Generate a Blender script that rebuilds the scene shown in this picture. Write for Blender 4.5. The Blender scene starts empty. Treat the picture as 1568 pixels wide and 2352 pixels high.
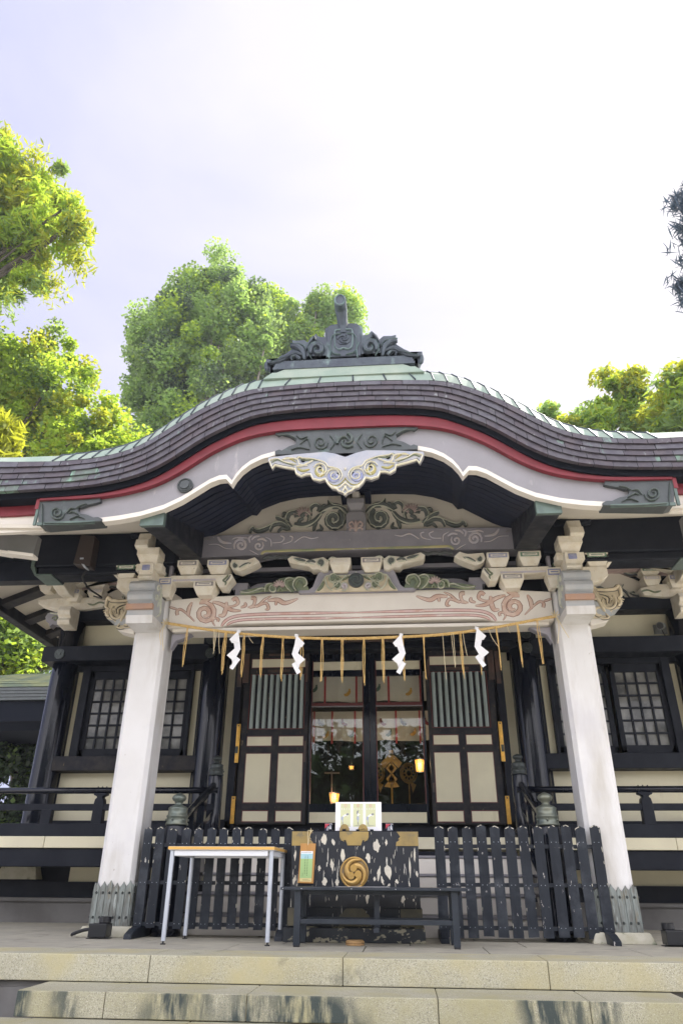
import bpy, bmesh, math, random
import numpy as np
from mathutils import Vector, Matrix
R=math.radians
rnd=random.Random(7)
S=bpy.context.scene
COL=S.collection
# ---------------- camera
CX,CH=0.427,0.457
yaw,pitch,roll=R(4.78),R(27.75),R(0.42)
f=Vector((-math.sin(yaw)*math.cos(pitch),math.cos(yaw)*math.cos(pitch),math.sin(pitch)))
r=Vector((math.cos(yaw),math.sin(yaw),0)); u=r.cross(f)
r2=r*math.cos(roll)+u*math.sin(roll); u2=u*math.cos(roll)-r*math.sin(roll)
cam=bpy.data.cameras.new('camera'); co=bpy.data.objects.new('camera',cam); COL.objects.link(co)
co.matrix_world=Matrix(((r2.x,u2.x,-f.x,CX),(r2.y,u2.y,-f.y,0),(r2.z,u2.z,-f.z,CH),(0,0,0,1)))
cam.sensor_fit='VERTICAL'; cam.sensor_height=36; cam.lens=1611.2/2352*36; cam.clip_end=600; cam.clip_start=.05
S.camera=co
# ---------------- sky and sun (sun high behind the shrine, to the right)
SUN_EL,SUN_AZ=R(53),R(51)      # azimuth measured from +y towards +x
w=bpy.data.worlds.new('World'); S.world=w; w.use_nodes=True
nt=w.node_tree; nt.nodes.clear(); N=nt.nodes; Lk=nt.links
out=N.new('ShaderNodeOutputWorld'); bg=N.new('ShaderNodeBackground')
sky=N.new('ShaderNodeTexSky'); sky.sky_type='NISHITA'; sky.sun_disc=False; sky.sun_elevation=SUN_EL; sky.sun_rotation=SUN_AZ
sky.air_density=1.0; sky.dust_density=2.5; sky.ozone_density=1.0
tc=N.new('ShaderNodeTexCoord')
sd=Vector((math.sin(SUN_AZ)*math.cos(SUN_EL),math.cos(SUN_AZ)*math.cos(SUN_EL),math.sin(SUN_EL)))
dot=N.new('ShaderNodeVectorMath'); dot.operation='DOT_PRODUCT'; dot.inputs[1].default_value=sd
Lk.new(tc.outputs['Generated'],dot.inputs[0])
mp=N.new('ShaderNodeMapping'); mp.inputs['Scale'].default_value=(1.0,1.0,2.6); Lk.new(tc.outputs['Generated'],mp.inputs[0])
nz=N.new('ShaderNodeTexNoise'); nz.inputs['Scale'].default_value=1.3; nz.inputs['Detail'].default_value=7; nz.inputs['Roughness'].default_value=.55; nz.inputs['Distortion'].default_value=.6
Lk.new(mp.outputs[0],nz.inputs['Vector'])
# cloud veil: noise, thicker round the sun
ad=N.new('ShaderNodeMath'); ad.operation='MULTIPLY_ADD'; ad.inputs[1].default_value=1.05
nq=N.new('ShaderNodeMath'); nq.operation='MULTIPLY_ADD'; nq.inputs[1].default_value=.75; nq.inputs[2].default_value=.125
Lk.new(nz.outputs['Fac'],nq.inputs[0]); Lk.new(dot.outputs['Value'],ad.inputs[0]); Lk.new(nq.outputs[0],ad.inputs[2])
vr=N.new('ShaderNodeMapRange'); vr.inputs['From Min'].default_value=.95; vr.inputs['From Max'].default_value=1.38
Lk.new(ad.outputs[0],vr.inputs['Value'])
# veil brightness: thin lavender veil everywhere, white sheet towards the sun, added bright sky, out of view opposite the shrine, to fill the facade
sx=N.new('ShaderNodeSeparateXYZ'); Lk.new(tc.outputs['Generated'],sx.inputs[0])
fr=N.new('ShaderNodeMapRange'); fr.inputs['From Min'].default_value=-.1; fr.inputs['From Max'].default_value=-.75; Lk.new(sx.outputs['Y'],fr.inputs['Value'])
thin=N.new('ShaderNodeMixRGB'); thin.inputs['Color1'].default_value=(3.2,3.35,5.2,1); thin.inputs['Color2'].default_value=(5.3,5.1,5.4,1)
Lk.new(vr.outputs[0],thin.inputs['Fac'])
bank=N.new('ShaderNodeMixRGB'); bank.inputs['Color2'].default_value=(19,18.6,19.5,1)
Lk.new(fr.outputs[0],bank.inputs['Fac']); Lk.new(thin.outputs[0],bank.inputs['Color1'])
mx=N.new('ShaderNodeMixRGB'); mx.inputs['Fac'].default_value=.86
Lk.new(sky.outputs[0],mx.inputs['Color1']); Lk.new(bank.outputs[0],mx.inputs['Color2'])
Lk.new(mx.outputs[0],bg.inputs['Color']); bg.inputs['Strength'].default_value=.1; Lk.new(bg.outputs[0],out.inputs['Surface'])
sl=bpy.data.lights.new('sun','SUN'); sl.energy=4.8; sl.angle=R(.6); sl.color=(1,.95,.86)
so=bpy.data.objects.new('sun',sl); COL.objects.link(so); so.rotation_euler=(-sd).to_track_quat('-Z','Y').to_euler()
S.view_settings.view_transform='Standard'; S.view_settings.look='None'; S.view_settings.gamma=1; S.view_settings.use_curve_mapping=False
S.view_settings.exposure=.97
S.render.engine='CYCLES'
S.cycles.max_bounces=7; S.cycles.transparent_max_bounces=12
# ---------------- materials
MATS={}
def newmat(name):
    m=bpy.data.materials.new(name); m.use_nodes=True; t=m.node_tree; t.nodes.clear()
    o=t.nodes.new('ShaderNodeOutputMaterial'); b=t.nodes.new('ShaderNodeBsdfPrincipled'); t.links.new(b.outputs[0],o.inputs[0])
    MATS[name]=m; return m,t,b,o
def nzn(t,scale,detail=4,stretch=None,rough=.55,dist=0):
    g=t.nodes.new('ShaderNodeNewGeometry'); n=t.nodes.new('ShaderNodeTexNoise')
    n.inputs['Scale'].default_value=scale; n.inputs['Detail'].default_value=detail; n.inputs['Roughness'].default_value=rough; n.inputs['Distortion'].default_value=dist
    if stretch:
        mp=t.nodes.new('ShaderNodeMapping'); mp.inputs['Scale'].default_value=stretch; t.links.new(g.outputs['Position'],mp.inputs[0]); t.links.new(mp.outputs[0],n.inputs['Vector'])
    else: t.links.new(g.outputs['Position'],n.inputs['Vector'])
    return n
def rng(t,src,a,b):
    m=t.nodes.new('ShaderNodeMapRange'); m.inputs['From Min'].default_value=a; m.inputs['From Max'].default_value=b; t.links.new(src,m.inputs['Value']); return m.outputs[0]
def mixc(t,fac,c1,c2):
    m=t.nodes.new('ShaderNodeMixRGB')
    if isinstance(fac,float): m.inputs[0].default_value=fac
    else: t.links.new(fac,m.inputs[0])
    for i,c in ((1,c1),(2,c2)):
        if isinstance(c,tuple): m.inputs[i].default_value=(*c,1)
        else: t.links.new(c,m.inputs[i])
    return m.outputs[0]
def M(name,c,c2=None,r=.6,m=0.,sc=5,lo=.4,hi=.65,bump=0.,bsc=60,stretch=None,layers=(),r2=None,coat=0,sp=.5):
    """base colour c broken up with c2 by world-space noise; layers: (colour, scale, lo, hi, stretch)"""
    mt,t,b,o=newmat(name)
    col=c
    if c2 is not None: col=mixc(t,rng(t,nzn(t,sc,5,stretch).outputs['Fac'],lo,hi),c,c2)
    for lc,ls,a,bb,st in layers: col=mixc(t,rng(t,nzn(t,ls,6,st,.6).outputs['Fac'],a,bb),col,lc)
    if isinstance(col,tuple): b.inputs['Base Color'].default_value=(*col,1)
    else: t.links.new(col,b.inputs['Base Color'])
    b.inputs['Roughness'].default_value=r; b.inputs['Metallic'].default_value=m; b.inputs['Coat Weight'].default_value=coat; b.inputs['Specular IOR Level'].default_value=sp
    if r2 is not None:
        mr=t.nodes.new('ShaderNodeMapRange'); mr.inputs['To Min'].default_value=r; mr.inputs['To Max'].default_value=r2
        mr.inputs['From Min'].default_value=.35; mr.inputs['From Max'].default_value=.65
        t.links.new(nzn(t,7,5).outputs['Fac'],mr.inputs['Value']); t.links.new(mr.outputs[0],b.inputs['Roughness'])
    if bump:
        bn=t.nodes.new('ShaderNodeBump'); bn.inputs['Strength'].default_value=bump; bn.inputs['Distance'].default_value=.01
        t.links.new(nzn(t,bsc,5,stretch).outputs['Fac'],bn.inputs['Height']); t.links.new(bn.outputs[0],b.inputs['Normal'])
    return mt
M('white_paint',(.69,.685,.685),(.64,.63,.62),r=.5,sc=1.6,bump=.05,bsc=14,layers=(((.45,.42,.37),2.6,.50,.80,(1.6,1.6,.35)),((.54,.53,.56),1.1,.5,.75,None),((.36,.32,.28),22,.70,.72,(1,1,.8))))
M('white_beam',(.72,.68,.62),(.66,.62,.56),r=.6,sc=2.5,bump=.05,layers=(((.50,.45,.38),22,.72,.78,None),))
M('plaster',(.66,.62,.46),(.60,.56,.42),r=.85,sc=2,bump=.08,bsc=90,layers=(((.42,.38,.26),4,.62,.8,(1,1,.3)),))
M('soffit_white',(.62,.58,.50),(.56,.52,.46),r=.8,sc=1.5)
M('cream_paint',(.74,.70,.61),(.66,.60,.48),r=.65,sc=12,bump=.1,layers=(((.30,.27,.24),30,.66,.72,None),))
M('side_grey',(.15,.15,.155),(.12,.125,.12),r=.7,sc=2.5)
M('pendant_blue',(.32,.345,.41),(.40,.40,.43),r=.65,sc=9)
M('board_grey',(.27,.262,.285),(.235,.23,.245),r=.7,sc=2.5,layers=(((.38,.36,.37),9,.62,.75,(1,1,.3)),),bump=.05)
M('beam_grey',(.30,.29,.33),(.25,.245,.28),r=.6,sc=5,layers=(((.44,.43,.46),24,.70,.74,None),((.15,.15,.17),18,.7,.75,None)))
M('black_wood',(.008,.010,.017),(.013,.016,.024),r=.42,sp=.16,sc=6,r2=.6,bump=.06,bsc=30,layers=(((.10,.09,.085),35,.74,.78,(1,1,.3)),))
M('lacquer',(.005,.007,.014),(.009,.011,.018),r=.09,sp=.35,sc=3,r2=.17,bump=.03,bsc=5,stretch=(3,3,.4),coat=.0,layers=(((.14,.13,.12),45,.76,.79,(1,1,.12)),))
M('rib_black',(.009,.013,.029),(.015,.020,.042),r=.5,sp=.25,sc=4,bump=.1,bsc=25)
M('aged_black',(.015,.016,.022),(.035,.032,.032),r=.6,sp=.2,sc=9,bump=.15,bsc=30,layers=(((.16,.12,.07),28,.66,.74,(1,1,.35)),))
M('fence_paint',(.012,.0155,.023),(.020,.025,.034),r=.5,sp=.25,sc=6,bump=.15,bsc=35,stretch=(2,2,.5),layers=(((.42,.40,.38),30,.685,.705,(1,1,.4)),((.055,.062,.075),5,.52,.75,None)))
M('bench_paint',(.021,.027,.036),(.032,.039,.050),r=.42,sp=.3,sc=7,bump=.1,layers=(((.5,.5,.5),45,.745,.76,(.6,1,1)),))
M('red_band',(.19,.018,.030),(.15,.013,.022),r=.55,sc=4,layers=(((.27,.05,.05),12,.66,.75,(.4,1,1)),))
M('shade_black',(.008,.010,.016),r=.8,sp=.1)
M('copper_green',(.25,.33,.28),(.33,.39,.33),r=.65,sc=3.5,m=.0,bump=.1,bsc=12,layers=(((.20,.28,.23),9,.6,.75,None),((.30,.26,.2),6,.66,.78,None)))
M('shingle_plum',(.070,.063,.078),(.10,.093,.108),r=.55,sc=14,bump=.2,bsc=50,m=.15,layers=(((.20,.21,.22),19,.62,.70,(1,1,.45)),))
M('shingle_brown',(.088,.074,.086),(.060,.052,.068),r=.5,sc=11,bump=.2,bsc=50,m=.15,layers=(((.21,.22,.23),17,.62,.70,(1,1,.45)),))
M('shingle_grey',(.115,.112,.13),(.075,.07,.09),r=.5,sc=12,bump=.2,bsc=50,m=.15,layers=(((.18,.28,.23),11,.60,.70,(1,1,.4)),))
M('shingle_green',(.13,.17,.145),(.10,.09,.10),r=.55,sc=9,bump=.2,bsc=50,m=.1,layers=(((.20,.34,.25),12,.5,.62,(1,1,.3)),))
M('ridge_copper',(.045,.056,.076),(.068,.088,.104),r=.5,sc=6,m=.25,bump=.2,bsc=20,stretch=(1,1,.6),layers=(((.17,.24,.23),8,.58,.74,(1,1,.35)),))
M('ridge_light',(.16,.23,.23),(.11,.155,.165),r=.55,sc=8,m=.15)
M('plate_copper',(.062,.070,.074),(.075,.086,.088),r=.5,sc=9,m=.3,bump=.3,bsc=30,layers=(((.13,.20,.18),6,.6,.75,None),((.15,.10,.07),12,.68,.74,None)))
M('plate_relief',(.10,.12,.11),(.075,.10,.095),r=.45,sc=20,m=.3)
M('pat_green',(.12,.17,.15),(.09,.125,.115),r=.55,m=.3,sc=10)
M('salmon',(.52,.36,.29),(.60,.47,.40),r=.65,sc=14,layers=(((.66,.58,.50),20,.62,.7,None),))
M('salmon_dark',(.24,.13,.10),r=.7)
M('pink_band',(.62,.45,.43),(.55,.35,.30),r=.65,sc=9,layers=(((.72,.66,.6),16,.58,.68,(.4,1,1)),))
M('lilac',(.50,.48,.55),(.56,.50,.50),r=.65,sc=12)
M('carve_dark',(.07,.078,.08),(.10,.11,.11),r=.6,sc=10)
M('carve_green',(.125,.142,.130),(.095,.11,.105),r=.6,sc=10)
M('carve_moss',(.19,.22,.13),(.13,.165,.12),r=.6,sc=14)
M('carve_light',(.58,.58,.48),(.46,.48,.39),r=.65,sc=12)
M('carve_white',(.84,.81,.68),(.76,.73,.56),r=.6,sc=10)
M('carve_cream',(.62,.54,.39),(.50,.43,.31),r=.65,sc=10)
M('carve_pink',(.42,.31,.30),(.5,.4,.37),r=.65,sc=14)
M('mustard',(.40,.34,.12),(.28,.28,.12),r=.6,sc=12)
M('gold_green',(.50,.44,.22),(.20,.29,.20),r=.55,sc=7,stretch=(.5,1,2.5),layers=(((.72,.66,.5),18,.62,.7,(.3,1,1)),))
M('paint_blue',(.20,.23,.42),(.35,.36,.45),r=.6,sc=20)
M('paint_green',(.12,.22,.15),(.25,.32,.24),r=.6,sc=20)
M('paint_grey',(.22,.21,.22),(.34,.31,.30),r=.6,sc=20)
M('nose_grey',(.36,.385,.41),(.44,.445,.45),r=.55,sc=5,layers=(((.66,.52,.28),14,.68,.70,None),))
M('orange_band',(.44,.27,.18),(.40,.26,.20),r=.6,sc=7)
M('granite',(.45,.43,.32),(.40,.375,.26),r=.8,sc=3,bump=.25,bsc=120,layers=(((.23,.22,.17),170,.52,.62,None),((.66,.64,.54),190,.58,.64,None),((.46,.41,.23),2.2,.44,.7,None),((.12,.12,.09),1.7,.62,.72,None)))
M('granite_moss',(.43,.41,.30),(.37,.35,.24),r=.85,sc=3,bump=.25,bsc=120,layers=(((.22,.21,.16),170,.52,.62,None),((.66,.63,.53),190,.58,.64,None),((.38,.35,.20),3.1,.45,.7,None)))
M('slab_stone',(.40,.375,.30),(.34,.32,.265),r=.75,sc=2.2,bump=.08,bsc=70,layers=(((.27,.25,.21),3.2,.52,.7,(1,2.2,1)),((.50,.47,.37),5,.56,.7,(1,2.5,1)),((.24,.22,.18),60,.64,.68,None)))
M('base_stone',(.46,.44,.36),(.36,.34,.25),r=.85,sc=8,bump=.3,bsc=60,layers=(((.18,.19,.13),9,.58,.68,None),))
M('concrete',(.16,.155,.15),(.11,.105,.10),r=.85,sc=2,bump=.2,bsc=40)
M('ground_earth',(.44,.41,.36),(.36,.34,.30),r=.95,sc=1.5,bump=.4,bsc=30)
M('sheath',(.24,.27,.26),(.13,.13,.12),r=.5,m=.45,sc=9,stretch=(4,4,.7),bump=.15,bsc=20,layers=(((.42,.47,.45),12,.6,.7,(3,3,.4)),((.20,.16,.10),8,.6,.72,(3,3,.5))))
M('bronze_cap',(.12,.145,.13),(.19,.20,.155),r=.38,m=.5,sc=7)
M('bronze_dark',(.045,.055,.055),(.07,.08,.078),r=.4,m=.5,sc=8)
M('slat_green',(.31,.37,.36),(.25,.30,.29),r=.6,sc=8,bump=.1,stretch=(3,3,.5),layers=(((.10,.09,.07),30,.70,.73,(1,1,.4)),))
M('panel_edge',(.11,.022,.022),r=.5)
M('gold',(.72,.42,.09),(.55,.33,.08),r=.32,m=.7,sc=14)
M('brass',(.40,.29,.11),(.26,.20,.10),r=.42,m=.6,sc=6,layers=(((.2,.18,.13),12,.55,.7,None),))
M('brass_dull',(.11,.105,.08),(.16,.14,.09),r=.55,m=.3,sc=6)
M('crest_gold',(.48,.30,.085),(.38,.25,.09),r=.4,m=.45,sc=9)
M('crest_ground',(.26,.20,.115),(.20,.16,.11),r=.6,m=.3,sc=9)
M('noren_cloth',(.86,.84,.78),(.80,.78,.70),r=.9,sc=6,bump=.1)
mt=MATS['noren_cloth']; t=mt.node_tree; b=[n for n in t.nodes if n.type=='BSDF_PRINCIPLED'][0]; o=[n for n in t.nodes if n.type=='OUTPUT_MATERIAL'][0]
tl_=t.nodes.new('ShaderNodeBsdfTranslucent'); tl_.inputs['Color'].default_value=(.85,.83,.78,1); ms=t.nodes.new('ShaderNodeMixShader'); ms.inputs[0].default_value=.35; t.links.new(b.outputs[0],ms.inputs[1]); t.links.new(tl_.outputs[0],ms.inputs[2]); t.links.new(ms.outputs[0],o.inputs[0])
M('noren_red',(.42,.05,.06),r=.8)
M('motif_orange',(.62,.36,.09),r=.8)
M('motif_green',(.10,.17,.14),r=.8)
M('motif_grey',(.12,.11,.13),r=.8)
M('motif_red',(.22,.05,.05),r=.8)
M('straw',(.58,.38,.13),(.68,.48,.20),r=.8,sc=30,bump=.3,bsc=150)
M('straw_pale',(.66,.56,.36),r=.8)
M('paper',(.82,.82,.84),r=.7)
M('table_white',(.74,.76,.80),r=.35)
M('table_edge',(.72,.43,.11),(.66,.38,.10),r=.4,sc=4,stretch=(.5,3,3))
M('steel',(.50,.54,.60),r=.32,m=.35)
M('rubber',(.01,.01,.012),r=.6)
M('plastic_black',(.010,.011,.014),r=.38)
M('sign_wood',(.52,.27,.08),(.44,.22,.06),r=.5,sc=6,stretch=(5,5,.6))
M('disc_wood',(.50,.31,.13),(.38,.23,.10),r=.55,sc=16)
M('sheet_green',(.38,.56,.24),r=.6); M('sheet_blue',(.38,.62,.68),r=.6); M('sheet_yellow',(.70,.60,.28),r=.6)
M('ink',(.03,.05,.03),r=.7)
M('poster_field',(.60,.62,.38),r=.6); M('poster_pink',(.72,.36,.36),r=.6); M('poster_blue',(.38,.42,.52),r=.6); M('poster_hair',(.25,.26,.28),r=.6); M('poster_white',(.85,.84,.86),r=.35)
M('paint_navy',(.02,.03,.07),r=.4); M('sticker_red',(.5,.05,.08),r=.5)
M('chip_pale',(.62,.58,.48),(.52,.49,.42),r=.8,sc=20)
M('box_brown',(.035,.025,.022),r=.5)
M('cord_black',(.012,.012,.012),r=.6)
M('camera_grey',(.22,.23,.22),r=.45)
M('plaque_wood',(.075,.04,.03),(.04,.028,.025),r=.5,sc=8); M('plaque_blue',(.13,.16,.24),r=.6)
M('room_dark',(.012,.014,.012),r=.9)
M('bark',(.10,.085,.07),(.055,.045,.038),r=.9,sc=6,bump=.5,bsc=20,stretch=(1,1,.3))
M('bark_pale',(.22,.20,.17),(.13,.12,.10),r=.9,sc=6,bump=.4,bsc=20,stretch=(1,1,.3))
M('pavilion_roof',(.045,.065,.045),(.11,.12,.055),r=.7,sc=2.5,bump=.2,bsc=10)
mt=MATS['granite_moss']; t=mt.node_tree; b=[n for n in t.nodes if n.type=='BSDF_PRINCIPLED'][0]
src=b.inputs['Base Color'].links[0].from_socket
g=t.nodes.new('ShaderNodeNewGeometry'); sep=t.nodes.new('ShaderNodeSeparateXYZ'); t.links.new(g.outputs['Normal'],sep.inputs[0])
fc=rng(t,sep.outputs['Y'],-.5,-.9)
m1=rng(t,nzn(t,1.15,3,(1,.01,.5)).outputs['Fac'],.50,.57); m2=rng(t,nzn(t,9,5,(2.2,.01,.5),.6).outputs['Fac'],.36,.56)
mu=t.nodes.new('ShaderNodeMath'); mu.operation='MULTIPLY'; t.links.new(m1,mu.inputs[0]); t.links.new(m2,mu.inputs[1])
mu2=t.nodes.new('ShaderNodeMath'); mu2.operation='MULTIPLY'; t.links.new(mu.outputs[0],mu2.inputs[0]); t.links.new(fc,mu2.inputs[1])
t.links.new(mixc(t,mu2.outputs[0],src,(.055,.07,.065)),b.inputs['Base Color'])
# peeling lacquer of the money box
mt,t,b,o=newmat('peeling')
base=mixc(t,rng(t,nzn(t,5,4).outputs['Fac'],.4,.7),(.010,.013,.020),(.022,.026,.036))
p1=rng(t,nzn(t,3.6,3,(2.6,1,.9),.5,.2).outputs['Fac'],.66,.668)
p2=rng(t,nzn(t,13,4,(4.5,1,.45),.55,.1).outputs['Fac'],.655,.67)
c=mixc(t,p2,base,(.50,.48,.43)); t.links.new(c,b.inputs['Base Color']); b.inputs['Roughness'].default_value=.36
bn=t.nodes.new('ShaderNodeBump'); bn.inputs['Strength'].default_value=.4; bn.inputs['Distance'].default_value=-.004; t.links.new(p1,bn.inputs['Height']); t.links.new(bn.outputs[0],b.inputs['Normal'])
mt,t,b,o=newmat('worn_base')
base=mixc(t,rng(t,nzn(t,5,4).outputs['Fac'],.4,.7),(.012,.015,.020),(.025,.03,.036))
c=mixc(t,rng(t,nzn(t,9,6,(1,1,1.6),.65).outputs['Fac'],.56,.58),base,(.26,.24,.17)); t.links.new(c,b.inputs['Base Color']); b.inputs['Roughness'].default_value=.6
# window glass over paper, door glass, lamps
mt,t,b,o=newmat('shoji_pane')
t.links.new(mixc(t,rng(t,nzn(t,3.2,5).outputs['Fac'],.38,.62),(.075,.078,.08),(.22,.22,.21)),b.inputs['Base Color']); b.inputs['Roughness'].default_value=.7; b.inputs['Coat Weight'].default_value=.55; b.inputs['Specular IOR Level'].default_value=.2; b.inputs['Coat Roughness'].default_value=.03
mt,t,b,o=newmat('door_glass')
gl=t.nodes.new('ShaderNodeBsdfGlossy'); gl.inputs['Roughness'].default_value=.01; gl.inputs['Color'].default_value=(.9,.95,.95,1)
tr=t.nodes.new('ShaderNodeBsdfTransparent'); tr.inputs['Color'].default_value=(.98,.99,.98,1)
fz=t.nodes.new('ShaderNodeFresnel'); fz.inputs['IOR'].default_value=1.6; mm=t.nodes.new('ShaderNodeMath'); mm.operation='MULTIPLY_ADD'; mm.inputs[1].default_value=.7; mm.inputs[2].default_value=.0
t.links.new(fz.outputs[0],mm.inputs[0]); ms=t.nodes.new('ShaderNodeMixShader'); t.links.new(mm.outputs[0],ms.inputs[0]); t.links.new(tr.outputs[0],ms.inputs[1]); t.links.new(gl.outputs[0],ms.inputs[2]); t.links.new(ms.outputs[0],o.inputs[0])
def emis(name,c,s):
    mt,t,b,o=newmat(name); b.inputs['Base Color'].default_value=(*c,1); b.inputs['Emission Color'].default_value=(*c,1); b.inputs['Emission Strength'].default_value=s
emis('lamp_glow',(1.0,.36,.04),1.2); MATS['lamp_glow'].node_tree.nodes['Principled BSDF'].inputs['Base Color'].default_value=(.12,.04,.005,1)
M('gilt',(.28,.17,.035),(.19,.11,.025),r=.5,m=.2,sc=12)
def leafmat(name,c1,c2,tl,sc=1.2,tw=.5):
    mt,t,b,o=newmat(name)
    n=rng(t,nzn(t,sc,4).outputs['Fac'],.35,.65); c=mixc(t,n,c1,c2); c3=mixc(t,n,tuple(x*.9 for x in tl),tl)
    b.inputs['Roughness'].default_value=.55; t.links.new(c,b.inputs['Base Color'])
    tl_=t.nodes.new('ShaderNodeBsdfTranslucent'); t.links.new(c3,tl_.inputs['Color'])
    ms=t.nodes.new('ShaderNodeMixShader'); ms.inputs[0].default_value=tw; t.links.new(b.outputs[0],ms.inputs[1]); t.links.new(tl_.outputs[0],ms.inputs[2]); t.links.new(ms.outputs[0],o.inputs[0])
leafmat('leaf_lime',(.12,.20,.03),(.17,.25,.03),(.56,.74,.07),tw=.6)
leafmat('leaf_gold',(.17,.20,.02),(.12,.17,.02),(.66,.68,.05))
leafmat('leaf_mid',(.09,.15,.055),(.12,.19,.06),(.40,.56,.14))
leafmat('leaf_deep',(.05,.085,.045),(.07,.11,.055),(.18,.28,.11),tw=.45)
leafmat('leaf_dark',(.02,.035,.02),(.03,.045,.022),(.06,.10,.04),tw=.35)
leafmat('leaf_backlit',(.05,.085,.13),(.07,.10,.15),(.05,.09,.13),tw=.15)  # dark blue: the backlit shade of the branches is put into the colour
leafmat('leaf_haze',(.12,.21,.065),(.16,.26,.08),(.44,.64,.15),tw=.55)  # paler green, some haze of the far trees put into the colour
# ---------------- mesh helpers
K=.855
def tb(p): return (p[0]*K,p[1]*K,(p[2]-CH)*K+CH)      # building units -> metres
class MB:
    def __init__(s): s.v=[];s.f=[];s.m=[]
    def add(s,vs,fs,m=0):
        n=len(s.v); s.v+=vs; s.f+=[tuple(i+n for i in q) for q in fs]; s.m+=[m]*len(fs); return s
    def box(s,x0,x1,y0,y1,z0,z1,m=0):
        if x0>x1:x0,x1=x1,x0
        return s.add([(x0,y0,z0),(x1,y0,z0),(x1,y1,z0),(x0,y1,z0),(x0,y0,z1),(x1,y0,z1),(x1,y1,z1),(x0,y1,z1)],[(0,3,2,1),(4,5,6,7),(0,1,5,4),(1,2,6,5),(2,3,7,6),(3,0,4,7)],m)
    def frustum(s,cx,cy,z0,z1,w0,w1,d0,d1,m=0):
        v=[]
        for z,ww,d in((z0,w0,d0),(z1,w1,d1)): v+=[(cx-ww/2,cy-d/2,z),(cx+ww/2,cy-d/2,z),(cx+ww/2,cy+d/2,z),(cx-ww/2,cy+d/2,z)]
        return s.add(v,[(0,3,2,1),(4,5,6,7),(0,1,5,4),(1,2,6,5),(2,3,7,6),(3,0,4,7)],m)
    def prism(s,poly,y0,y1,m=0,axis='y',ms=None):
        # poly in (x,z) extruded along y, or (y,z) along x, or (x,y) along z
        P={'y':lambda a,b,c:(a,c,b),'x':lambda a,b,c:(c,a,b),'z':lambda a,b,c:(a,b,c)}[axis]
        n=len(poly); v=[P(a,b,y0) for a,b in poly]+[P(a,b,y1) for a,b in poly]
        fs=[tuple(range(n)),tuple(range(2*n-1,n-1,-1))]+[(i,i+n,(i+1)%n+n,(i+1)%n) for i in range(n)]
        s.add(v,fs[:2],m); k=len(s.v)-2*n
        s.f+=[tuple(i+k for i in q) for q in fs[2:]]; s.m+=[m if ms is None else ms]*n
        return s
    def tube(s,pts,r,n=8,m=0,cap=True):
        pts=[Vector(p) for p in pts]; rs=r if isinstance(r,(list,tuple)) else [r]*len(pts); rings=[]
        d0=(pts[1]-pts[0]).normalized(); a=d0.orthogonal().normalized()
        for i,p in enumerate(pts):
            d=(pts[min(i+1,len(pts)-1)]-pts[max(i-1,0)]).normalized(); a=(a-d*a.dot(d)).normalized(); b=d.cross(a)
            rings.append([tuple(p+(a*math.cos(2*math.pi*k/n)+b*math.sin(2*math.pi*k/n))*rs[i]) for k in range(n)])
        v=[q for R_ in rings for q in R_]; fs=[]
        for i in range(len(pts)-1):
            for k in range(n): fs.append((i*n+k,i*n+(k+1)%n,(i+1)*n+(k+1)%n,(i+1)*n+k))
        if cap: fs+=[tuple(range(n))[::-1],tuple(range((len(pts)-1)*n,len(pts)*n))]
        return s.add(v,fs,m)
    def lathe(s,prof,cx,cy,n=20,m=0):
        v=[];fs=[]
        for rr,z in prof: v+=[(cx+rr*math.cos(2*math.pi*k/n),cy+rr*math.sin(2*math.pi*k/n),z) for k in range(n)]
        for i in range(len(prof)-1):
            for k in range(n): fs.append((i*n+k,i*n+(k+1)%n,(i+1)*n+(k+1)%n,(i+1)*n+k))
        fs+=[tuple(range(n))[::-1],tuple(range((len(prof)-1)*n,len(prof)*n))]
        return s.add(v,fs,m)
    def disk(s,cx,cz,rr,y0,y1,n=24,m=0):   # cylinder with axis along y
        return s.prism([(cx+rr*math.cos(2*math.pi*k/n),cz+rr*math.sin(2*math.pi*k/n)) for k in range(n)],y0,y1,m)
    def stroke(s,pts,y,w,h,prof='c',m=0):
        # raised carved ribbon lying in the x-z plane at depth y, standing towards -y
        if len(pts)<12: pts=cr(pts,5)
        n=len(pts); v=[];fs=[]
        for i,(x,z) in enumerate(pts):
            a=pts[max(i-1,0)];b=pts[min(i+1,n-1)]; dx,dz=b[0]-a[0],b[1]-a[1]; L=math.hypot(dx,dz) or 1; nx,nz_=-dz/L,dx/L
            t=i/(n-1); g={'c':min(1,.55+4*t,.35+4*(1-t)),'l':.18+.9*math.sin(math.pi*min(1,t*.92+.06))**.7,'t':.3+.8*t**.7 if t<.9 else .9}[prof]
            ww=w/2*g
            for q,hh in((-1,0),(-.62,.8),(0,1),(.62,.8),(1,0)): v.append((x+nx*ww*q,y-h*hh*(.6+.4*g),z+nz_*ww*q))
        for i in range(n-1):
            for k in range(4): fs.append((i*5+k,i*5+k+1,(i+1)*5+k+1,(i+1)*5+k))
        fs+=[(0,1,2,3,4),tuple(range((n-1)*5+4,(n-1)*5-1,-1))]
        return s.add(v,fs,m)
    def mirror(s):
        q=MB(); q.v=[(-x,y,z) for x,y,z in s.v]; q.f=[t[::-1] for t in s.f]; q.m=list(s.m); return q
    def join(s,o,mo=0):
        n=len(s.v); s.v+=o.v; s.f+=[tuple(i+n for i in q) for q in o.f]; s.m+=[a+mo for a in o.m]; return s
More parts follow.
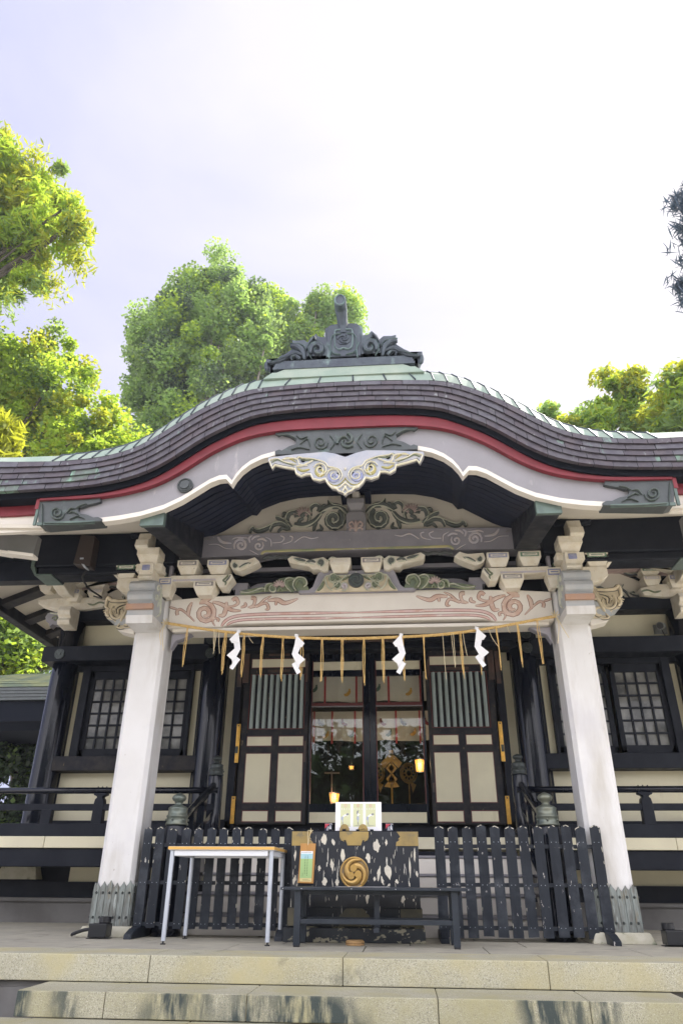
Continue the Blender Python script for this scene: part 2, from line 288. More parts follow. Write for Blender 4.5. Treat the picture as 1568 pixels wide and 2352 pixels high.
def cr(p,k=5):
    if len(p)<3: return [ (p[0][0]+(p[-1][0]-p[0][0])*i/k, p[0][1]+(p[-1][1]-p[0][1])*i/k) for i in range(k+1)]
    o=[]; q=[p[0]]+list(p)+[p[-1]]
    for i in range(1,len(q)-2):
        a,b,c,d=q[i-1:i+3]
        for j in range(k):
            t=j/k; o.append(tuple(.5*((2*b[e])+(-a[e]+c[e])*t+(2*a[e]-5*b[e]+4*c[e]-d[e])*t*t+(-a[e]+3*b[e]-3*c[e]+d[e])*t**3) for e in range(len(b))))
    o.append(tuple(p[-1])); return o
def tag(o,label=None,cat=None,group=None,kind=None):
    if label:o['label']=label
    if cat:o['category']=cat
    if group:o['group']=group
    if kind:o['kind']=kind
    return o
def empty(name,loc,label,cat,group=None,kind=None):
    o=bpy.data.objects.new(name,None); COL.objects.link(o); o.location=loc; o.empty_display_size=.2
    return tag(o,label,cat,group,kind)
def wloc(o):
    v=Vector((0,0,0))
    while o is not None: v+=Vector(o.location); o=o.parent
    return v
def obj(name,mb,mats,parent=None,b=True,bevel=0,smooth=False,label=None):
    """link one mesh object; b: coordinates are building units"""
    if isinstance(mats,str): mats=[mats]
    vs=[tb(p) for p in mb.v] if b else [tuple(p) for p in mb.v]
    A=np.array(vs)
    if parent is not None: off=np.array(wloc(parent))
    else: off=np.array([(A[:,0].min()+A[:,0].max())/2,(A[:,1].min()+A[:,1].max())/2,A[:,2].min()])
    me=bpy.data.meshes.new(name); me.from_pydata([tuple(q) for q in (A-off)],[],mb.f)
    for q in mats: me.materials.append(MATS[q])
    me.polygons.foreach_set('material_index',mb.m)
    if smooth: me.polygons.foreach_set('use_smooth',[True]*len(me.polygons))
    if len(mb.f)<20000:
        bm=bmesh.new(); bm.from_mesh(me); bmesh.ops.recalc_face_normals(bm,faces=bm.faces); bm.to_mesh(me); bm.free()
    me.update()
    o=bpy.data.objects.new(name,me); COL.objects.link(o)
    if parent is not None: o.parent=parent
    else: o.location=off
    if bevel:
        md=o.modifiers.new('bevel','BEVEL'); md.width=bevel; md.segments=2; md.limit_method='ANGLE'; md.angle_limit=R(40); md.harden_normals=False
    if label: o['label']=label
    return o
def struct(name,mb,mats,**k):
    o=obj(name,mb,mats,**k); o['kind']='structure'; return o
def both(fn):
    for s_ in (-1,1): fn(s_)
def sbox(mb,s,x0,x1,y0,y1,z0,z1,m=0): return mb.box(s*x0,s*x1,y0,y1,z0,z1,m)
CM={'s':'salmon','k':'pink_band','v':'lilac','g':'carve_green','l':'carve_light','o':'gold_green','f':'carve_pink','y':'mustard','w':'carve_white','c':'carve_cream','t':'ridge_copper','u':'ridge_light','p':'plate_relief','h':'carve_cream'}
def carving(name,key,y,h,parent,sides=(-1,1),src=-1,outline=None,remap={},label=None,back=None):
    """one carved piece per side; strokes are drawn on side src and mirrored for the other"""
    res=[]
    for s_ in sides:
        mb=MB(); cols=[]
        def ix(c):
            if c not in cols: cols.append(c)
            return cols.index(c)
        if back: mb.prism(CARV[back[0]],back[1],back[2],ix(back[3]))
        if outline:
            for c,w_,p,pts in CARV[key]:
                if c in 'skvgyc': mb.stroke(pts,y,w_+.010,h*.45,p,ix(outline))
        for c,w_,p,pts in CARV[key]:
            mb.stroke(pts,y-(.004 if c in 'lwu' else 0),w_,h*(1.15 if c in 'lwu' else 1),p,ix(remap.get(c,CM[c])))
        if s_!=src: mb=mb.mirror()
        res.append(obj(name,mb,cols,parent,smooth=False,label=label))
    return res
CARV={'tie':[('s',0.042,'c',[(-2.033,3.622),(-1.947,3.628),(-1.872,3.588),(-1.829,3.519),(-1.828,3.447),(-1.864,3.395),(-1.922,3.378),(-1.979,3.397),(-2.017,3.441),(-2.026,3.493),(-2.006,3.534),(-1.969,3.552),(-1.929,3.545),(-1.9,3.518),(-1.891,3.485),(-1.9,3.457),(-1.921,3.444),(-1.944,3.446),(-1.96,3.46)]),('s',0.036,'l',[(-2.021,3.648),(-1.947,3.66),(-1.879,3.683)]),('s',0.033,'l',[(-2.158,3.444),(-2.161,3.547),(-2.129,3.637)]),('s',0.029,'t',[(-2.068,3.374),(-2.179,3.479),(-2.269,3.541),(-2.313,3.516),(-2.302,3.464)]),('s',0.016,'l',[(-2.311,3.542),(-2.372,3.561),(-2.425,3.579)]),('s',0.039,'l',[(-1.677,3.631),(-1.677,3.536),(-1.703,3.451),(-1.769,3.453)]),('s',0.033,'l',[(-1.861,3.636),(-1.74,3.598),(-1.601,3.517),(-1.476,3.506)]),('s',0.036,'t',[(-1.672,3.571),(-1.588,3.569),(-1.525,3.61),(-1.56,3.676),(-1.603,3.647)]),('s',0.026,'l',[(-1.487,3.549),(-1.426,3.574),(-1.44,3.621)]),('s',0.036,'t',[(-1.396,3.547),(-1.321,3.58),(-1.31,3.666),(-1.36,3.674)]),('s',0.02,'l',[(-1.371,3.538),(-1.258,3.578),(-1.18,3.654),(-1.099,3.696)]),('s',0.023,'l',[(-1.289,3.545),(-1.169,3.602),(-1.123,3.524),(-1.172,3.516)]),('s',0.039,'l',[(-1.146,3.636),(-1.014,3.642),(-0.913,3.596),(-0.751,3.653)]),('s',0.023,'l',[(-1.03,3.625),(-1.035,3.565)]),('s',0.023,'t',[(-1.797,3.309),(-1.832,3.36),(-1.815,3.411),(-1.764,3.401),(-1.769,3.364)]),('k',0.033,'c',[(-1.715,3.302),(-1.671,3.374),(-1.577,3.423),(-1.43,3.445),(-1.086,3.455),(-0.598,3.453),(0.05,3.449)]),('k',0.026,'c',[(-1.65,3.315),(-1.572,3.36),(-1.393,3.385),(-1.001,3.389),(-0.515,3.385),(0.05,3.381)])],'upper':[('v',0.033,'c',[(-1.623,4.362),(-1.632,4.424),(-1.612,4.474),(-1.571,4.498),(-1.525,4.492),(-1.49,4.462),(-1.475,4.42),(-1.484,4.381),(-1.509,4.359),(-1.541,4.358),(-1.568,4.375),(-1.582,4.402),(-1.579,4.429),(-1.565,4.446),(-1.545,4.449),(-1.528,4.441),(-1.519,4.425),(-1.519,4.41),(-1.526,4.401)]),('v',0.026,'c',[(-1.249,4.446),(-1.237,4.403),(-1.246,4.366),(-1.271,4.345),(-1.301,4.342),(-1.327,4.358),(-1.341,4.383),(-1.34,4.409),(-1.327,4.426),(-1.309,4.431),(-1.292,4.424),(-1.282,4.411),(-1.281,4.396),(-1.287,4.386),(-1.296,4.383)]),('v',0.029,'l',[(-1.417,4.448),(-1.438,4.514),(-1.398,4.551)]),('v',0.029,'l',[(-1.402,4.485),(-1.362,4.531),(-1.293,4.542)]),('v',0.029,'l',[(-1.324,4.483),(-1.256,4.499),(-1.194,4.46)]),('v',0.023,'l',[(-1.663,4.503),(-1.604,4.529),(-1.456,4.515)]),('v',0.033,'l',[(-1.866,4.547),(-1.799,4.469),(-1.667,4.446)]),('v',0.016,'l',[(-1.978,4.437),(-1.856,4.433),(-1.747,4.374),(-1.651,4.361)]),('v',0.016,'l',[(-1.418,4.336),(-1.364,4.306),(-1.293,4.262)]),('v',0.02,'l',[(-1.214,4.521),(-1.143,4.477),(-1.129,4.379)]),('v',0.023,'t',[(-1.115,4.435),(-0.996,4.444),(-0.961,4.505),(-1.014,4.537)]),('v',0.023,'t',[(-0.977,4.412),(-0.868,4.449),(-0.848,4.509),(-0.888,4.529)]),('v',0.02,'l',[(-0.824,4.429),(-0.708,4.51),(-0.596,4.482),(-0.503,4.498)]),('o',0.039,'c',[(-1.256,4.266),(-1.211,4.311),(-1.041,4.315),(0.05,4.316)])],'gable':[('g',0.075,'c',[(-0.237,4.946),(-0.188,4.864),(-0.186,4.777),(-0.226,4.711),(-0.288,4.685),(-0.349,4.703),(-0.388,4.753),(-0.396,4.813),(-0.372,4.862),(-0.331,4.883),(-0.29,4.874),(-0.262,4.843),(-0.256,4.805),(-0.27,4.775),(-0.293,4.762),(-0.316,4.767)]),('l',0.015,'c',[(-0.249,4.994),(-0.176,4.908),(-0.156,4.804),(-0.188,4.714),(-0.255,4.665),(-0.332,4.668),(-0.391,4.715),(-0.416,4.786),(-0.402,4.853),(-0.36,4.894),(-0.308,4.9),(-0.264,4.873),(-0.244,4.828),(-0.249,4.785),(-0.273,4.757),(-0.303,4.751),(-0.328,4.764),(-0.339,4.787),(-0.337,4.808),(-0.325,4.82),(-0.313,4.819)]),('g',0.059,'l',[(-0.503,4.899),(-0.382,5.013),(-0.242,5.008),(-0.128,4.905)]),('l',0.016,'l',[(-0.52,4.89),(-0.381,4.973),(-0.241,4.978),(-0.128,4.876)]),('g',0.036,'l',[(-0.392,5.103),(-0.347,5.002),(-0.242,4.988),(-0.154,4.945)]),('l',0.013,'l',[(-0.392,5.109),(-0.33,5.035),(-0.224,5.007),(-0.137,4.965)]),('g',0.049,'t',[(-0.616,4.873),(-0.624,4.982),(-0.567,5.04),(-0.505,5.008),(-0.53,4.939)]),('l',0.013,'c',[(-0.622,4.903),(-0.637,5.003),(-0.568,5.056),(-0.496,5.017)]),('g',0.036,'l',[(-0.478,4.957),(-0.461,5.016),(-0.421,5.038)]),('g',0.065,'l',[(-0.486,4.918),(-0.57,4.794),(-0.708,4.74),(-0.848,4.764)]),('l',0.013,'c',[(-0.476,4.898),(-0.569,4.765),(-0.724,4.702),(-0.882,4.736)]),('g',0.055,'t',[(-0.674,4.778),(-0.65,4.855),(-0.705,4.916),(-0.764,4.859)]),('l',0.013,'c',[(-0.657,4.783),(-0.639,4.874),(-0.705,4.936)]),('g',0.065,'t',[(-0.881,4.717),(-0.946,4.807),(-0.924,4.914),(-0.837,4.931),(-0.817,4.861)]),('l',0.015,'c',[(-0.898,4.708),(-0.97,4.817),(-0.934,4.934),(-0.838,4.954)]),('g',0.039,'l',[(-0.786,4.733),(-0.78,4.811),(-0.719,4.828)]),('g',0.042,'l',[(-1.107,4.865),(-1.026,4.819),(-0.917,4.747)]),('l',0.011,'c',[(-1.108,4.881),(-1.018,4.842),(-0.919,4.78)]),('g',0.036,'l',[(-1.01,4.868),(-0.995,4.926),(-0.914,4.884)]),('g',0.052,'t',[(-1.175,4.65),(-1.136,4.735),(-1.041,4.761),(-0.942,4.719),(-0.923,4.661)]),('l',0.013,'c',[(-1.185,4.669),(-1.137,4.765),(-1.042,4.791),(-0.925,4.719)]),('g',0.036,'l',[(-1.069,4.637),(-1.011,4.698),(-0.931,4.661)]),('g',0.042,'l',[(-1.423,4.697),(-1.332,4.655),(-1.213,4.699),(-1.103,4.773)]),('l',0.013,'c',[(-1.407,4.725),(-1.334,4.684),(-1.214,4.728),(-1.104,4.793)]),('g',0.042,'l',[(-1.454,4.636),(-1.44,4.687),(-1.403,4.719)]),('l',0.01,'c',[(-1.461,4.64),(-1.444,4.701),(-1.399,4.735)]),('g',0.039,'l',[(-0.584,4.64),(-0.568,4.726),(-0.535,4.779)]),('g',0.033,'l',[(-0.549,4.639),(-0.472,4.665),(-0.499,4.733)]),('f',0.024,'l',[(-0.764,4.874),(-0.867,4.908)]),('f',0.024,'l',[(-0.76,4.884),(-0.851,4.952)]),('f',0.024,'l',[(-0.754,4.892),(-0.823,4.987)]),('f',0.024,'l',[(-0.745,4.897),(-0.787,5.01)]),('f',0.024,'l',[(-0.736,4.899),(-0.745,5.018)]),('f',0.024,'l',[(-0.726,4.898),(-0.702,5.012)]),('f',0.024,'l',[(-0.717,4.893),(-0.662,4.99)]),('f',0.024,'l',[(-0.709,4.885),(-0.629,4.957)]),('f',0.024,'l',[(-0.704,4.876),(-0.607,4.914)])],'kae':[('g',0.036,'c',[(-0.221,3.878),(-0.234,3.849),(-0.258,3.833),(-0.284,3.834),(-0.304,3.849),(-0.312,3.872),(-0.308,3.893),(-0.295,3.907),(-0.278,3.91),(-0.263,3.903),(-0.256,3.89),(-0.256,3.876),(-0.263,3.867),(-0.272,3.863),(-0.28,3.866)]),('l',0.011,'c',[(-0.201,3.878),(-0.219,3.834),(-0.255,3.811),(-0.296,3.815),(-0.326,3.842),(-0.335,3.881),(-0.323,3.916),(-0.294,3.935),(-0.261,3.932),(-0.237,3.91)]),('g',0.036,'c',[(0.253,3.874),(0.265,3.9),(0.287,3.914),(0.31,3.914),(0.327,3.9),(0.334,3.88),(0.33,3.861),(0.318,3.848),(0.303,3.845),(0.289,3.852),(0.283,3.864),(0.283,3.876),(0.289,3.886),(0.298,3.889),(0.306,3.886)]),('l',0.011,'c',[(0.234,3.875),(0.249,3.912),(0.278,3.934),(0.312,3.936),(0.34,3.918),(0.354,3.888),(0.352,3.856),(0.334,3.832),(0.308,3.822),(0.282,3.829),(0.264,3.848),(0.26,3.874)]),('g',0.029,'c',[(0.243,3.739),(0.222,3.751),(0.211,3.77),(0.212,3.791),(0.222,3.807),(0.238,3.813),(0.253,3.81),(0.263,3.798),(0.265,3.785),(0.26,3.773),(0.251,3.767),(0.241,3.768),(0.235,3.774),(0.233,3.781),(0.235,3.788)]),('l',0.011,'c',[(0.273,3.728),(0.24,3.724),(0.212,3.738),(0.195,3.765),(0.194,3.796),(0.209,3.821),(0.234,3.833),(0.259,3.83),(0.278,3.812),(0.286,3.787),(0.279,3.763),(0.263,3.748)]),('v',0.029,'c',[(0.154,3.719),(0.134,3.731),(0.123,3.75),(0.123,3.771),(0.133,3.786),(0.149,3.792),(0.163,3.789),(0.173,3.778),(0.175,3.765),(0.17,3.754),(0.162,3.749),(0.153,3.749),(0.147,3.754),(0.145,3.761)]),('l',0.011,'c',[(0.184,3.708),(0.151,3.704),(0.123,3.717),(0.106,3.744),(0.105,3.775),(0.12,3.801),(0.144,3.813),(0.17,3.809),(0.189,3.792),(0.196,3.767),(0.19,3.743),(0.174,3.728)]),('g',0.026,'l',[(0.091,3.896),(0.172,3.859),(0.237,3.892),(0.286,3.909)]),('l',0.013,'c',[(0.124,3.913),(0.204,3.832),(0.315,3.734)]),('l',0.016,'c',[(0.399,3.879),(0.364,3.767),(0.299,3.709)]),('g',0.036,'l',[(0.414,3.835),(0.445,3.765),(0.492,3.712)]),('g',0.055,'t',[(0.732,3.715),(0.775,3.8),(0.738,3.87),(0.665,3.855),(0.655,3.794)]),('l',0.015,'c',[(0.767,3.723),(0.808,3.808),(0.755,3.896),(0.658,3.881),(0.63,3.812),(0.67,3.768)]),('g',0.052,'l',[(0.818,3.868),(0.882,3.849),(0.878,3.771),(0.795,3.705)]),('l',0.013,'c',[(0.795,3.877),(0.868,3.896),(0.917,3.848),(0.885,3.763),(0.827,3.707)]),('g',0.036,'c',[(1.062,3.791),(1.081,3.78),(1.09,3.762),(1.088,3.743),(1.078,3.729),(1.064,3.723),(1.051,3.727),(1.042,3.737),(1.041,3.749),(1.046,3.759),(1.054,3.764),(1.063,3.764),(1.068,3.759),(1.069,3.752),(1.067,3.747)]),('l',0.011,'c',[(1.063,3.808),(1.09,3.795),(1.105,3.77),(1.105,3.741),(1.091,3.718),(1.069,3.706),(1.046,3.708),(1.029,3.723),(1.023,3.745),(1.029,3.766),(1.044,3.78),(1.062,3.784)]),('g',0.033,'l',[(1.103,3.809),(1.15,3.79),(1.158,3.713)]),('l',0.011,'c',[(1.08,3.827),(1.151,3.802),(1.164,3.713)]),('g',0.029,'l',[(1.163,3.738),(1.272,3.718),(1.366,3.699),(1.484,3.696)]),('l',0.013,'c',[(1.164,3.755),(1.227,3.759),(1.32,3.717),(1.413,3.706),(1.478,3.722)]),('g',0.026,'l',[(0.938,3.71),(0.973,3.76),(1.002,3.708)]),('f',0.023,'l',[(0.963,3.775),(0.9,3.804)]),('f',0.023,'l',[(0.968,3.784),(0.919,3.84)]),('f',0.023,'l',[(0.976,3.79),(0.949,3.864)]),('f',0.023,'l',[(0.985,3.793),(0.986,3.874)]),('f',0.023,'l',[(0.994,3.791),(1.022,3.867)]),('f',0.023,'l',[(1.001,3.785),(1.052,3.844)]),('f',0.023,'l',[(1.006,3.777),(1.07,3.81)])],'arm':[('g',0.026,'c',[(0.454,4.035),(0.433,4.047),(0.422,4.067),(0.423,4.089),(0.434,4.105),(0.45,4.111),(0.465,4.107),(0.475,4.095),(0.477,4.081),(0.471,4.069),(0.462,4.064),(0.452,4.065),(0.445,4.071),(0.443,4.079),(0.446,4.085),(0.45,4.089)]),('l',0.011,'c',[(0.453,4.016),(0.423,4.03),(0.405,4.059),(0.404,4.092),(0.419,4.119),(0.444,4.132),(0.47,4.129),(0.49,4.111),(0.497,4.085),(0.491,4.06),(0.473,4.044),(0.452,4.041),(0.433,4.05)]),('l',0.013,'l',[(0.229,4.123),(0.31,4.148),(0.374,4.092)]),('g',0.023,'l',[(0.52,4.088),(0.585,4.113),(0.649,4.076)]),('g',0.023,'l',[(0.65,4.111),(0.732,4.135),(0.805,4.151)]),('l',0.011,'c',[(0.535,4.061),(0.649,4.084),(0.747,4.108),(0.813,4.154)])],'armr':[('g',0.023,'c',[(1.564,4.102),(1.579,4.093),(1.586,4.077),(1.584,4.061),(1.575,4.049),(1.563,4.044),(1.552,4.047),(1.546,4.056),(1.545,4.066),(1.549,4.075),(1.556,4.079),(1.563,4.079),(1.567,4.074),(1.568,4.069),(1.566,4.064)]),('l',0.01,'c',[(1.565,4.118),(1.587,4.106),(1.599,4.084),(1.598,4.06),(1.586,4.039),(1.567,4.029),(1.548,4.032),(1.535,4.045),(1.531,4.063),(1.536,4.081),(1.548,4.092),(1.563,4.095)]),('g',0.02,'l',[(1.364,4.099),(1.435,4.088),(1.511,4.042)]),('l',0.01,'c',[(1.357,4.108),(1.434,4.07),(1.502,4.033)])],'pend':[('w',0.02,'c',[(-0.828,4.502),(-0.806,4.444),(-0.792,4.408),(-0.764,4.449),(-0.653,4.416),(-0.542,4.388),(-0.528,4.334),(-0.473,4.297),(-0.425,4.316),(-0.371,4.316),(-0.345,4.257),(-0.273,4.234),(-0.214,4.252),(-0.183,4.196),(-0.135,4.139),(-0.093,4.131),(-0.07,4.103),(-0.022,4.081),(0.013,4.046)]),('y',0.037,'c',[(-0.277,4.42),(-0.306,4.395),(-0.316,4.358),(-0.308,4.324),(-0.286,4.302),(-0.261,4.298),(-0.242,4.31),(-0.233,4.33),(-0.237,4.351),(-0.248,4.364),(-0.262,4.367),(-0.272,4.361)]),('w',0.012,'c',[(-0.276,4.285),(-0.263,4.3),(-0.253,4.312),(-0.246,4.325),(-0.242,4.338),(-0.24,4.351),(-0.241,4.362),(-0.244,4.373),(-0.248,4.381)]),('w',0.012,'c',[(-0.344,4.402),(-0.312,4.439),(-0.27,4.449),(-0.231,4.431),(-0.208,4.395),(-0.205,4.354),(-0.221,4.322),(-0.249,4.307),(-0.277,4.313),(-0.297,4.334),(-0.304,4.362),(-0.297,4.386),(-0.281,4.399),(-0.262,4.399),(-0.248,4.388)]),('g',0.017,'l',[(-0.802,4.486),(-0.743,4.52),(-0.693,4.496),(-0.556,4.433)]),('w',0.011,'c',[(-0.828,4.509),(-0.743,4.527),(-0.655,4.48),(-0.532,4.446)]),('y',0.02,'l',[(-0.693,4.51),(-0.621,4.536),(-0.533,4.475)]),('w',0.01,'c',[(-0.681,4.517),(-0.596,4.527),(-0.522,4.51),(-0.496,4.445),(-0.41,4.427)]),('g',0.017,'t',[(-0.535,4.532),(-0.505,4.545),(-0.461,4.5),(-0.364,4.503),(-0.291,4.493)]),('w',0.01,'c',[(-0.529,4.517),(-0.499,4.537),(-0.462,4.521),(-0.364,4.51),(-0.278,4.485)]),('y',0.032,'l',[(-0.518,4.397),(-0.457,4.366),(-0.385,4.384)]),('w',0.011,'c',[(-0.531,4.418),(-0.459,4.429),(-0.387,4.468),(-0.351,4.488)]),('v',0.041,'c',[(-0.173,4.314),(-0.175,4.274),(-0.161,4.242),(-0.136,4.224),(-0.109,4.224),(-0.089,4.24),(-0.081,4.265),(-0.086,4.289),(-0.1,4.305),(-0.118,4.31),(-0.133,4.303),(-0.14,4.289),(-0.14,4.274)]),('w',0.011,'c',[(-0.207,4.293),(-0.186,4.345),(-0.146,4.371),(-0.103,4.366),(-0.071,4.336),(-0.06,4.294),(-0.071,4.257),(-0.096,4.237),(-0.124,4.237),(-0.146,4.255),(-0.155,4.281),(-0.15,4.305),(-0.135,4.318),(-0.119,4.319),(-0.106,4.309)]),('w',0.01,'c',[(-0.291,4.493),(-0.217,4.454),(-0.18,4.403),(-0.12,4.387),(-0.06,4.356),(-0.033,4.286),(-0.059,4.232)]),('y',0.012,'c',[(-0.19,4.223),(-0.129,4.173),(-0.058,4.184),(0.01,4.263)]),('w',0.012,'c',[(-0.153,4.167),(-0.07,4.137),(-0.023,4.176),(0.013,4.208)]),('w',0.012,'l',[(-0.006,4.354),(0.01,4.381)]),('w',0.015,'l',[(-0.028,4.094),(0.013,4.161)])],'noseR':[('c',0.042,'c',[(3.02,3.378),(2.993,3.458),(2.956,3.56),(2.919,3.663),(2.884,3.701)]),('c',0.048,'l',[(2.972,3.662),(3.066,3.659),(3.188,3.671),(3.235,3.707),(3.252,3.655),(3.246,3.582),(3.202,3.554)]),('c',0.035,'c',[(3.148,3.592),(3.174,3.547),(3.17,3.492),(3.14,3.445),(3.094,3.421),(3.048,3.426),(3.018,3.457),(3.011,3.502),(3.03,3.547)]),('c',0.026,'l',[(2.992,3.617),(3.069,3.601),(3.115,3.556),(3.097,3.484)]),('c',0.026,'l',[(3.025,3.573),(3.073,3.542),(3.061,3.471)]),('c',0.022,'l',[(3.002,3.515),(3.035,3.471),(3.042,3.435)]),('c',0.038,'c',[(3.2,3.544),(3.216,3.535),(3.226,3.521),(3.23,3.505),(3.227,3.488),(3.219,3.474),(3.208,3.465),(3.196,3.46),(3.186,3.46)]),('c',0.038,'c',[(2.971,3.335),(2.938,3.333),(2.914,3.348),(2.903,3.373),(2.907,3.4),(2.922,3.421),(2.942,3.431),(2.961,3.429),(2.973,3.417)]),('c',0.035,'l',[(2.898,3.532),(2.954,3.545),(2.989,3.515)]),('c',0.022,'l',[(3.023,3.357),(3.053,3.3),(2.965,3.287)])],'ridge':[('t',0.078,'c',[(-0.36,5.996),(-0.364,6.064),(-0.342,6.116),(-0.303,6.139),(-0.262,6.129),(-0.235,6.095),(-0.227,6.052),(-0.238,6.016),(-0.261,5.999),(-0.286,6.002),(-0.303,6.021),(-0.309,6.045)]),('u',0.013,'c',[(-0.343,5.911),(-0.385,5.993),(-0.388,6.08),(-0.354,6.144),(-0.301,6.167),(-0.249,6.147),(-0.216,6.098),(-0.211,6.042),(-0.23,5.999),(-0.262,5.982),(-0.294,5.991),(-0.313,6.019),(-0.317,6.05),(-0.307,6.072),(-0.291,6.079)]),('t',0.039,'l',[(-0.407,6.058),(-0.389,6.143),(-0.325,6.243),(-0.303,6.19)]),('t',0.078,'l',[(-0.61,6.123),(-0.53,6.118),(-0.46,6.045),(-0.43,5.907)]),('u',0.01,'l',[(-0.612,6.157),(-0.53,6.144),(-0.449,6.113),(-0.414,6.042)]),('t',0.071,'l',[(-0.749,5.927),(-0.645,5.971),(-0.553,6.016),(-0.458,5.977)]),('u',0.01,'l',[(-0.841,5.89),(-0.723,5.925),(-0.618,5.987),(-0.554,6.051)]),('t',0.052,'t',[(-0.575,5.899),(-0.59,5.951),(-0.531,5.964),(-0.483,5.911)]),('t',0.039,'l',[(-0.86,5.875),(-0.747,5.885),(-0.643,5.937)]),('t',0.052,'c',[(-0.874,5.892),(-0.885,5.851),(-0.864,5.767)]),('u',0.012,'c',[(-0.107,5.955),(-0.121,6.023),(-0.122,6.178),(-0.09,6.254),(-0.002,6.271)]),('u',0.012,'c',[(-0.107,6.023),(-0.087,5.971),(-0.001,5.948)]),('u',0.018,'c',[(-0.139,5.89),(-0.127,6.024),(-0.155,6.128)])],'plate':[('p',0.017,'c',[(-0.196,4.752),(-0.215,4.701),(-0.253,4.674),(-0.295,4.676),(-0.328,4.704),(-0.342,4.746),(-0.335,4.786),(-0.312,4.811),(-0.283,4.815),(-0.257,4.8),(-0.243,4.773),(-0.245,4.744),(-0.258,4.725),(-0.276,4.719),(-0.293,4.726),(-0.303,4.742),(-0.304,4.758),(-0.298,4.77)]),('p',0.015,'l',[(-0.511,4.745),(-0.427,4.815),(-0.399,4.71)]),('p',0.015,'l',[(-0.179,4.847),(-0.128,4.756),(-0.176,4.656)]),('p',0.012,'l',[(-0.553,4.865),(-0.502,4.818),(-0.428,4.844)]),('p',0.012,'l',[(-0.608,4.676),(-0.51,4.701),(-0.398,4.667)]),('p',0.017,'c',[(-0.767,4.876),(-0.654,4.878),(-0.552,4.821)])],'corner':[('p',0.022,'c',[(-3.053,3.971),(-3.063,3.924),(-3.096,3.898),(-3.138,3.901),(-3.176,3.927),(-3.197,3.965),(-3.197,4.003),(-3.177,4.027),(-3.147,4.031),(-3.118,4.016),(-3.099,3.989),(-3.095,3.961),(-3.106,3.942),(-3.126,3.936),(-3.147,3.943),(-3.161,3.96),(-3.165,3.978),(-3.16,3.992),(-3.148,3.996),(-3.136,3.993)]),('p',0.017,'l',[(-3.03,3.966),(-2.996,4.023),(-2.942,4.021)]),('p',0.017,'l',[(-3.003,3.965),(-2.962,3.983),(-2.883,3.941)]),('p',0.015,'l',[(-2.933,4.021),(-2.887,4.058),(-2.819,4.075)]),('p',0.015,'c',[(-3.329,4.094),(-3.272,3.829)]),('p',0.012,'c',[(-3.255,3.853),(-2.935,3.842),(-2.638,3.851)]),('p',0.01,'l',[(-2.979,3.886),(-2.897,3.922),(-2.812,3.89)])],'o_ridge':[(-0.007,5.949),(-0.683,5.973),(-0.87,5.947),(-0.923,5.962),(-0.926,5.928),(-0.868,5.765),(-0.868,5.899),(-0.858,5.967),(-0.783,5.954),(-0.699,6.025),(-0.627,6.089),(-0.609,6.14),(-0.626,6.237),(-0.571,6.225),(-0.476,6.228),(-0.427,6.181),(-0.401,6.249),(-0.335,6.319),(-0.3,6.269),(-0.225,6.255),(-0.227,6.379),(-0.207,6.404),(-0.153,6.445),(-0.098,6.456),(-0.009,6.454)],'o_pend':[(0.002,4.525),(-0.114,4.573),(-0.225,4.6),(-0.532,4.585),(-0.729,4.565),(-0.839,4.555),(-0.847,4.519),(-0.802,4.432),(-0.774,4.48),(-0.662,4.447),(-0.55,4.418),(-0.536,4.357),(-0.48,4.324),(-0.432,4.343),(-0.375,4.344),(-0.352,4.284),(-0.279,4.253),(-0.219,4.27),(-0.188,4.218),(-0.14,4.161),(-0.098,4.15),(-0.074,4.122),(-0.026,4.102),(0.012,4.07)],'o_plate':[(-0.002,4.557),(-0.07,4.603),(-0.181,4.63),(-0.783,4.628),(-0.788,4.672),(-0.743,4.692),(-0.711,4.678),(-0.632,4.731),(-0.557,4.757),(-0.559,4.809),(-0.637,4.865),(-0.727,4.899),(-0.758,4.878),(-0.798,4.91),(-0.796,4.948),(-0.565,4.959),(-0.004,4.967)],'o_corner':[(-3.39,4.149),(-2.691,4.151),(-2.676,4.103),(-2.724,4.087),(-2.806,4.068),(-2.881,4.036),(-2.918,4.042),(-2.91,3.998),(-2.877,3.962),(-2.803,3.95),(-2.725,3.913),(-2.673,3.916),(-2.629,3.895),(-2.628,3.862),(-3.261,3.83),(-3.327,3.847)],'o_noseR':[(2.871,3.706),(2.937,3.734),(2.983,3.688),(3.119,3.692),(3.201,3.697),(3.252,3.725),(3.285,3.68),(3.283,3.592),(3.249,3.55),(3.256,3.477),(3.206,3.421),(3.123,3.401),(3.067,3.338),(3.06,3.296),(2.835,3.298)],'o_kae':[(-0.015,3.987),(0.092,3.993),(0.304,3.996),(0.419,4.014),(0.491,3.965),(0.521,3.885),(0.558,3.78),(0.612,3.735),(0.661,3.751),(0.639,3.795),(0.658,3.881),(0.707,3.897),(0.776,3.826),(0.748,3.723),(0.731,3.701),(-0.015,3.704)],'o_kae2':[(-0.014,3.958),(0.03,3.925),(0.141,3.911),(0.352,3.916),(0.408,3.88),(0.446,3.8),(0.52,3.699),(-0.014,3.697)]}
